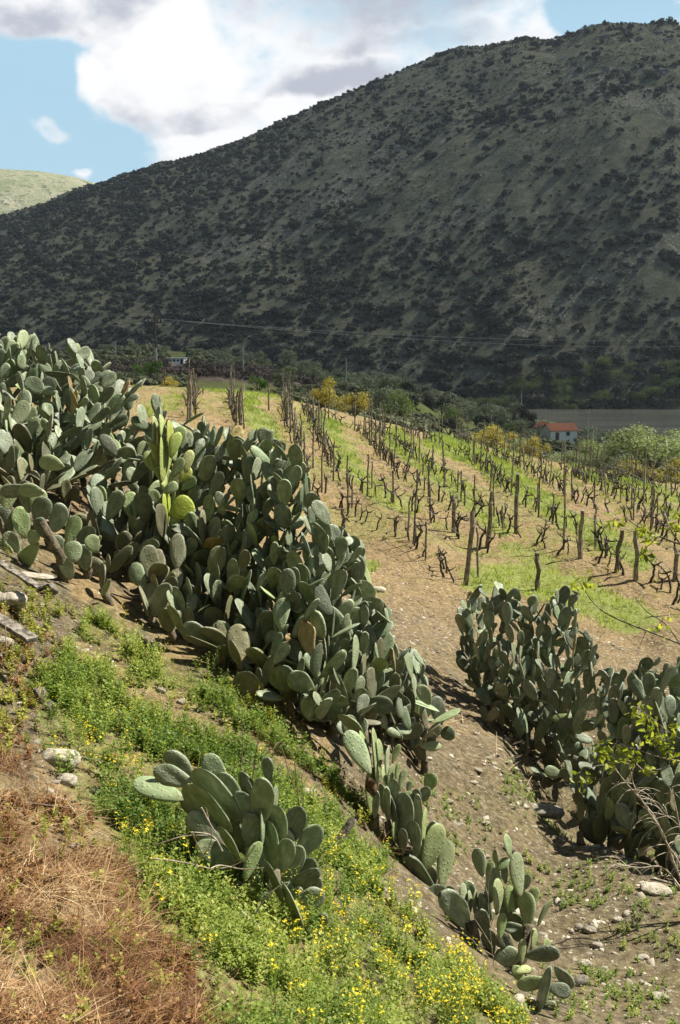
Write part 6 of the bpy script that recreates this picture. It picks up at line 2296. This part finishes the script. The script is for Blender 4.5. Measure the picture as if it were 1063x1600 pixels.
def build_cover():
    rg = np.random.default_rng(99)
    weed_m = leaf_mat('weed_leaves', [(0, (.045, .085, .016)), (.35, (.12, .19, .032)), (.7, (.25, .31, .06)), (1, (.45, .44, .14))], .4, .6)
    ylw_m = leaf_mat('yellowish_weed_leaves', [(0, (.10, .13, .02)), (.5, (.26, .28, .05)), (1, (.45, .42, .09))], .4, .6)
    straw_m = leaf_mat('straw', [(0, (.035, .018, .010)), (.3, (.14, .06, .026)), (.55, (.28, .15, .07)), (.8, (.46, .32, .17)), (1, (.66, .54, .35))], .15, .8)
    grass_m = leaf_mat('grass_blades', [(0, (.09, .14, .02)), (.5, (.21, .29, .045)), (1, (.38, .42, .11))], .4, .6)
    petal_m = leaf_mat('yellow_petals', [(0, (.75, .52, .01)), (1, (.92, .78, .04))], .3, .6)
    lit_m = leaf_mat('dry_litter', [(0, (.07, .05, .03)), (.4, (.20, .145, .085)), (.75, (.40, .32, .20)), (1, (.62, .54, .40))], .05, .9)
    grav_m = leaf_mat('gravel_stone', [(0, (.10, .085, .065)), (.5, (.26, .225, .175)), (1, (.58, .54, .46))], 0, .9)

    def zn(x, y, z):
        g, w, s, b, p, d, px, py = zones(x, y, z)
        return g, w, s, b, p
    big = [sprig(rg, .15, .040, 11, 3, .26)[:3] for _ in range(9)]
    small = [sprig(rg, .07, .026, 8, 3, .34)[:3] for _ in range(7)]

    def t_weed(x, y, z, px, py):
        g, w, s, b, p = zn(x, y, z)
        n = fbm(x * 1.6, y * 1.6, 71, 3)
        n = n + fbm(x * 6, y * 6, 171, 2) * .6
        return (w > .5) & (rg.random(len(x)) < np.clip(.42 + n * 2.2, .03, 1))
    pos = sample(rg, 30000, -3.5, 2.2, 3.4, 11, t_weed)
    put_stuff('green_weeds', 'lush green weeds covering the slope', 'weeds', big, pos, rg.uniform(.5, 1.25, len(pos)), weed_m, rg, rg.random(len(pos)) * .4,
              np.clip(.5 + fbm(pos[:, 0] * 1.2, pos[:, 1] * 1.2, 90, 3) * 1.1 + rg.normal(size=len(pos)) * .18, 0, 1))
    gb = [blades(rg, 7, .16, .0022, .04, .6) for _ in range(6)]
    pos = sample(rg, 16000, -3.5, 2.2, 3.4, 11, t_weed)
    put_stuff('grass_tufts', 'fine grass growing through the weeds', 'grass', gb, pos, rg.uniform(.5, 1.1, len(pos)), grass_m, rg)

    def t_mix(x, y, z, px, py):          # thin sprigs over bank, path and straw
        g, w, s, b, p = zn(x, y, z)
        n = fbm(x * 2.2, y * 2.2, 72, 3)
        q = .12 + (b > .5) * .3 + (p > .3) * .15 + sstep(250, 380, px) * (s > .5) * .5 + (s > .5) * .10
        return ((s > .5) | (b > .5) | (p > .3)) & (rg.random(len(x)) < np.clip(q * (1 + n * 4), 0, 1))
    pos = sample(rg, 9000, -4, 2.0, 3.3, 11, t_mix)
    put_stuff('sparse_weeds', 'yellowish green sprigs scattered over the dry slope', 'weeds', small, pos, rg.uniform(.6, 1.6, len(pos)), ylw_m, rg, rg.random(len(pos)) * .4)

    def t_soil(x, y, z, px, py):         # weeds on the soil path and bench
        g, w, s, b, p = zn(x, y, z)
        n = fbm(x * .9, y * .9, 51, 3) + fbm(x * 3, y * 3, 52, 2) * .6
        spots = (((px - 930) / 75) ** 2 + ((py - 1385) / 40) ** 2 < 1) | (((px - 1035) / 60) ** 2 + ((py - 1450) / 60) ** 2 < 1) | (((px - 700) / 60) ** 2 + ((py - 1260) / 28) ** 2 < 1) | \
                (((px - 850) / 20) ** 2 + ((py - 1248) / 12) ** 2 < 1) | (((px - 730) / 60) ** 2 + ((py - 1310) / 30) ** 2 < 1) | (((px - 940) / 120) ** 2 + ((py - 1560) / 45) ** 2 < 1)
        return (w < .5) & (s < .5) & (b < .5) & (px > 560) & (py > 1190) & (rg.random(len(x)) < np.clip((n - .12) * 2.0, .02, .8) + spots * .5)
    pos = sample(rg, 11000, -.5, 6.5, 6, 14, t_soil)
    put_stuff('path_weeds', 'small green weeds in patches on the bare soil path', 'weeds', small, pos, rg.uniform(.5, 1.25, len(pos)), weed_m, rg)

    def t_straw(x, y, z, px, py):
        g, w, s, b, p = zn(x, y, z)
        return (s > .5) & (rg.random(len(x)) < np.clip(.42 + fbm(x * 3, y * 3, 74, 4) * 2.2, .04, 1))
    st = []
    for i in range(8):
        V, Fq, T = blades(rg, 6, .125, .0027, .07, 1.5, 4)
        V[:, 2] *= .55
        st.append((V, Fq, T))
    pos = sample(rg, 40000, -3.5, 1.0, 3.2, 8, t_straw)
    put_stuff('dry_straw', 'tangled dry rusty straw over the lower left slope', 'dry grass', st, pos, rg.uniform(.5, 1.2, len(pos)), straw_m, rg, rg.random(len(pos)) * .9,
              np.clip(.5 + fbm(pos[:, 0] * 2.2, pos[:, 1] * 2.2, 92, 3) * 1.3 + rg.normal(size=len(pos)) * .2, 0, 1))

    rust_m = leaf_mat('rusty_weed_leaves', [(0, (.06, .024, .014)), (.5, (.19, .09, .035)), (1, (.38, .25, .10))], .3, .7)

    def t_rust(x, y, z, px, py):
        g, w, s, b, p = zn(x, y, z)
        n = fbm(x * 3.5, y * 3.5, 174, 3)
        return ((s > .5) | (b > .5)) & (rg.random(len(x)) < np.clip(.2 + n * 2.0, .0, .9) * np.where(s > .5, 1, .45))
    pos = sample(rg, 15000, -4, 1.2, 3.2, 9, t_rust)
    put_stuff('rusty_weeds', 'low rust red withered weeds in the dry slope', 'weeds', small, pos, rg.uniform(.6, 1.7, len(pos)), rust_m, rg, rg.random(len(pos)) * .7)
    tall = [sprig(rg, .26, .034, 22, 4, .16)[:3] for _ in range(6)]

    def t_tall(x, y, z, px, py):
        g, w, s, b, p = zn(x, y, z)
        n = fbm(x * 1.9, y * 1.9, 175, 2)
        near_ = sstep(7.5, 6, y)
        return (w > .5) & (rg.random(len(x)) < np.clip(n * 2.5, 0, .7) * (.25 + .75 * near_))
    pos = sample(rg, 6000, -3, 2.2, 3.4, 10, t_tall)
    put_stuff('tall_weeds', 'taller feathery weeds standing in clumps on the slope', 'weeds', tall, pos, rg.uniform(.5, 1.1, len(pos)), weed_m, rg, rg.random(len(pos)) * .35)

    def t_bank(x, y, z, px, py):
        g, w, s, b, p = zn(x, y, z)
        return ((b > .5) | (p > .3) | ((w > .5) & (rg.random(len(x)) < .3))) & (rg.random(len(x)) < .7)
    pos = sample(rg, 7000, -5, 2.4, 3.4, 12, t_bank)
    put_stuff('bank_straw', 'dry grass bits lying on the stony bank', 'dry grass', st, pos, rg.uniform(.35, .9, len(pos)), straw_m, rg, rg.random(len(pos)) * 1.2)

    # yellow flowers
    fl = []
    fs = []
    for i in range(7):
        V, Fq, T, ends = sprig(rg, .20, .026, 5, 5, .22)
        fl.append((V, Fq, T))
        PV, PF, PT = [], [], []
        for e in ends:
            for m_ in range(rg.integers(2, 5)):
                c = e + rg.normal(size=3) * .012
                r = .0045 + .0035 * rg.random()
                nrm = np.array([rg.normal() * .5, rg.normal() * .5, 1.0])
                nrm /= np.linalg.norm(nrm)
                u = np.cross(nrm, [1, .2, 0]); u /= np.linalg.norm(u)
                v = np.cross(nrm, u)
                for q in range(4):
                    a = q * 1.5708 + .4
                    d = u * math.cos(a) + v * math.sin(a)
                    s_ = -u * math.sin(a) + v * math.cos(a)
                    b = len(PV)
                    PV += [c, c + d * r * .7 + s_ * r * .42, c + d * r * 1.15 + nrm * r * .2, c + d * r * .7 - s_ * r * .42]
                    PF.append((b, b + 1, b + 2, b + 3)); PT += [rg.random()] * 4
        fs.append((np.array(PV), np.array(PF), np.array(PT)))

    def t_yel(x, y, z, px, py):
        g, w, s, b, p = zn(x, y, z)
        n = fbm(x * 1.8, y * 1.8, 75, 3)
        core = inpoly(Z_YEL, px + n * 60, py + n * 40)
        edge = polydist([(150, 975), (230, 1015), (330, 1068), (400, 1115), (460, 1165), (540, 1260), (610, 1360), (640, 1440)], px, py) < 26
        rnd = rg.random(len(x))
        return (core & (rnd < .055 * np.clip(1 + n * 3, .1, 2.5))) | (edge & (rnd < .08)) | ((w > .5) & (rnd < .035 + .05 * (px > 420)))
    pos = sample(rg, 16000, -3.2, 2.6, 4.4, 11, t_yel)
    sc = rg.uniform(.7, 1.35, len(pos)) * np.where(pos[:, 1] > 7.6, .6, 1)
    yaw = rg.random(len(pos)) * 6.28
    tid = rg.integers(0, 7, len(pos))
    for arr, nm, lab, cat, mt in ((fl, 'flower_stems', 'green stems of the yellow flowering weeds', 'weeds', weed_m), (fs, 'yellow_flowers', 'drift of tiny yellow flowers along the hedge foot and bottom edge', 'flowers', petal_m)):
        Vs, Fs, Ts, off = [], [], [], 0
        for i in range(7):
            k = tid == i
            if not k.any(): continue
            V, Fl, tt = scatter([(arr[i][0], [arr[i][1]], arr[i][2])], pos[k], yaw[k], sc[k], rg)
            Vs.append(V); Fs.append(Fl[0] + off); Ts.append(tt); off += len(V)
        tag(obj(nm, mesh_np(nm, np.concatenate(Vs), [np.concatenate(Fs)], mt, False, np.concatenate(Ts))), lab, cat, kind='stuff')

    # gravel on path and bench, slate flakes
    gv = []
    for i in range(5):
        V, Fc = ico(rg, 1, (0, 0, 0), 1, .6, .4, 140 + i)
        V = np.sign(V) * np.abs(V) ** .8
        gv.append((V * np.array([1.3, .9, 1]), Fc, np.full(len(V), .5)))

    def t_grav(x, y, z, px, py):
        g, w, s, b, p = zn(x, y, z)
        n = fbm(x * 1.3, y * 1.3, 76, 3)
        q = np.where((px > 560) & (py > 1180), .9, .45) * np.clip(.6 + n * 1.6, .1, 1)
        return (g < .4) & ((w < .5) | (rg.random(len(x)) < .08)) & (s < .5) & (rg.random(len(x)) < q)
    pos = sample(rg, 42000, -4, 9, 4.5, 24, t_grav, 1.25)
    gs_ = rg.gamma(1.3, .0085, len(pos)) + .004
    pos[:, 2] -= gs_ * .22
    put_stuff('gravel', 'stones and slate chips strewn over the bare soil', 'gravel', gv, pos, gs_, grav_m, rg, rg.random(len(pos)) * .6)
    fk = []
    for i in range(6):
        V, Fq, T = blades(rg, 4, .11, .006, .08, 1.6, 2)
        V[:, 2] *= .25
        fk.append((V, Fq, T))

    def t_lit(x, y, z, px, py):
        g, w, s, b, p = zn(x, y, z)
        return (g < .5) & (w < .5) & (s < .5) & (py > 600)
    pos = sample(rg, 30000, -8, 16, 12, 34, t_lit, 1.0)
    put_stuff('prunings', 'dry prunings and straw lying between the vines', 'litter', fk, pos, rg.uniform(.5, 1.3, len(pos)), lit_m, rg, rg.random(len(pos)) * .35)
    pos = sample(rg, 15000, -16, 32, 33, 68, t_lit, 1.0)
    put_stuff('dry_litter', 'dry straw between the farther vine rows', 'litter', fk, pos, rg.uniform(1.0, 2.4, len(pos)), lit_m, rg, rg.random(len(pos)) * .3)

    # grass strips
    gt = [blades(rg, 7, .13, .006, .10, .5, 2) for _ in range(6)]

    def t_grass(x, y, z, px, py):
        g, w, s, b, p = zn(x, y, z)
        return (rg.random(len(x)) < g * np.clip(.8 + fbm(x * .9, y * .9, 79, 3) * 1.2, .1, 1)) & (py < 1000)
    pos = sample(rg, 60000, -16, 32, 18, 68, t_grass, 1.0)
    put_stuff('strip_grass', 'bright green grass in the strips between the vine rows', 'grass', gt, pos, rg.uniform(.8, 1.5, len(pos)) * (1 + (pos[:, 1] - 20) / 60), grass_m, rg, None,
              np.clip(.5 + fbm(pos[:, 0] * .4, pos[:, 1] * .4, 93, 3) + rg.normal(size=len(pos)) * .15, 0, 1))

    def t_undr(x, y, z, px, py):         # weeds at the feet of the vines
        d = np.full(len(x), 9.)
        for nme, pl in ROWW:
            P2 = [(p.x, p.y) for p in pl]
            d = np.minimum(d, polydist(P2, x, y))
        n = fbm(x * .6, y * .6, 80, 3)
        return (rg.random(len(x)) < np.exp(-(d / .5) ** 2) * .75 + .12 * np.clip(n * 3, 0, 1)) & (py < 960)
    pos = sample(rg, 30000, -16, 32, 18, 68, t_undr, 1.0)
    put_stuff('row_weeds', 'low yellowish weeds at the feet of the vines', 'weeds', gt, pos, rg.uniform(.6, 1.2, len(pos)) * (1 + (pos[:, 1] - 20) / 80), ylw_m, rg)


build_cover()
if False:
    print('cottage ground', on_ground(874, 322), at(874, 686, 322), at(874, 661, 322), hit(874, 688), hit(278, 568), at(278,570,388))
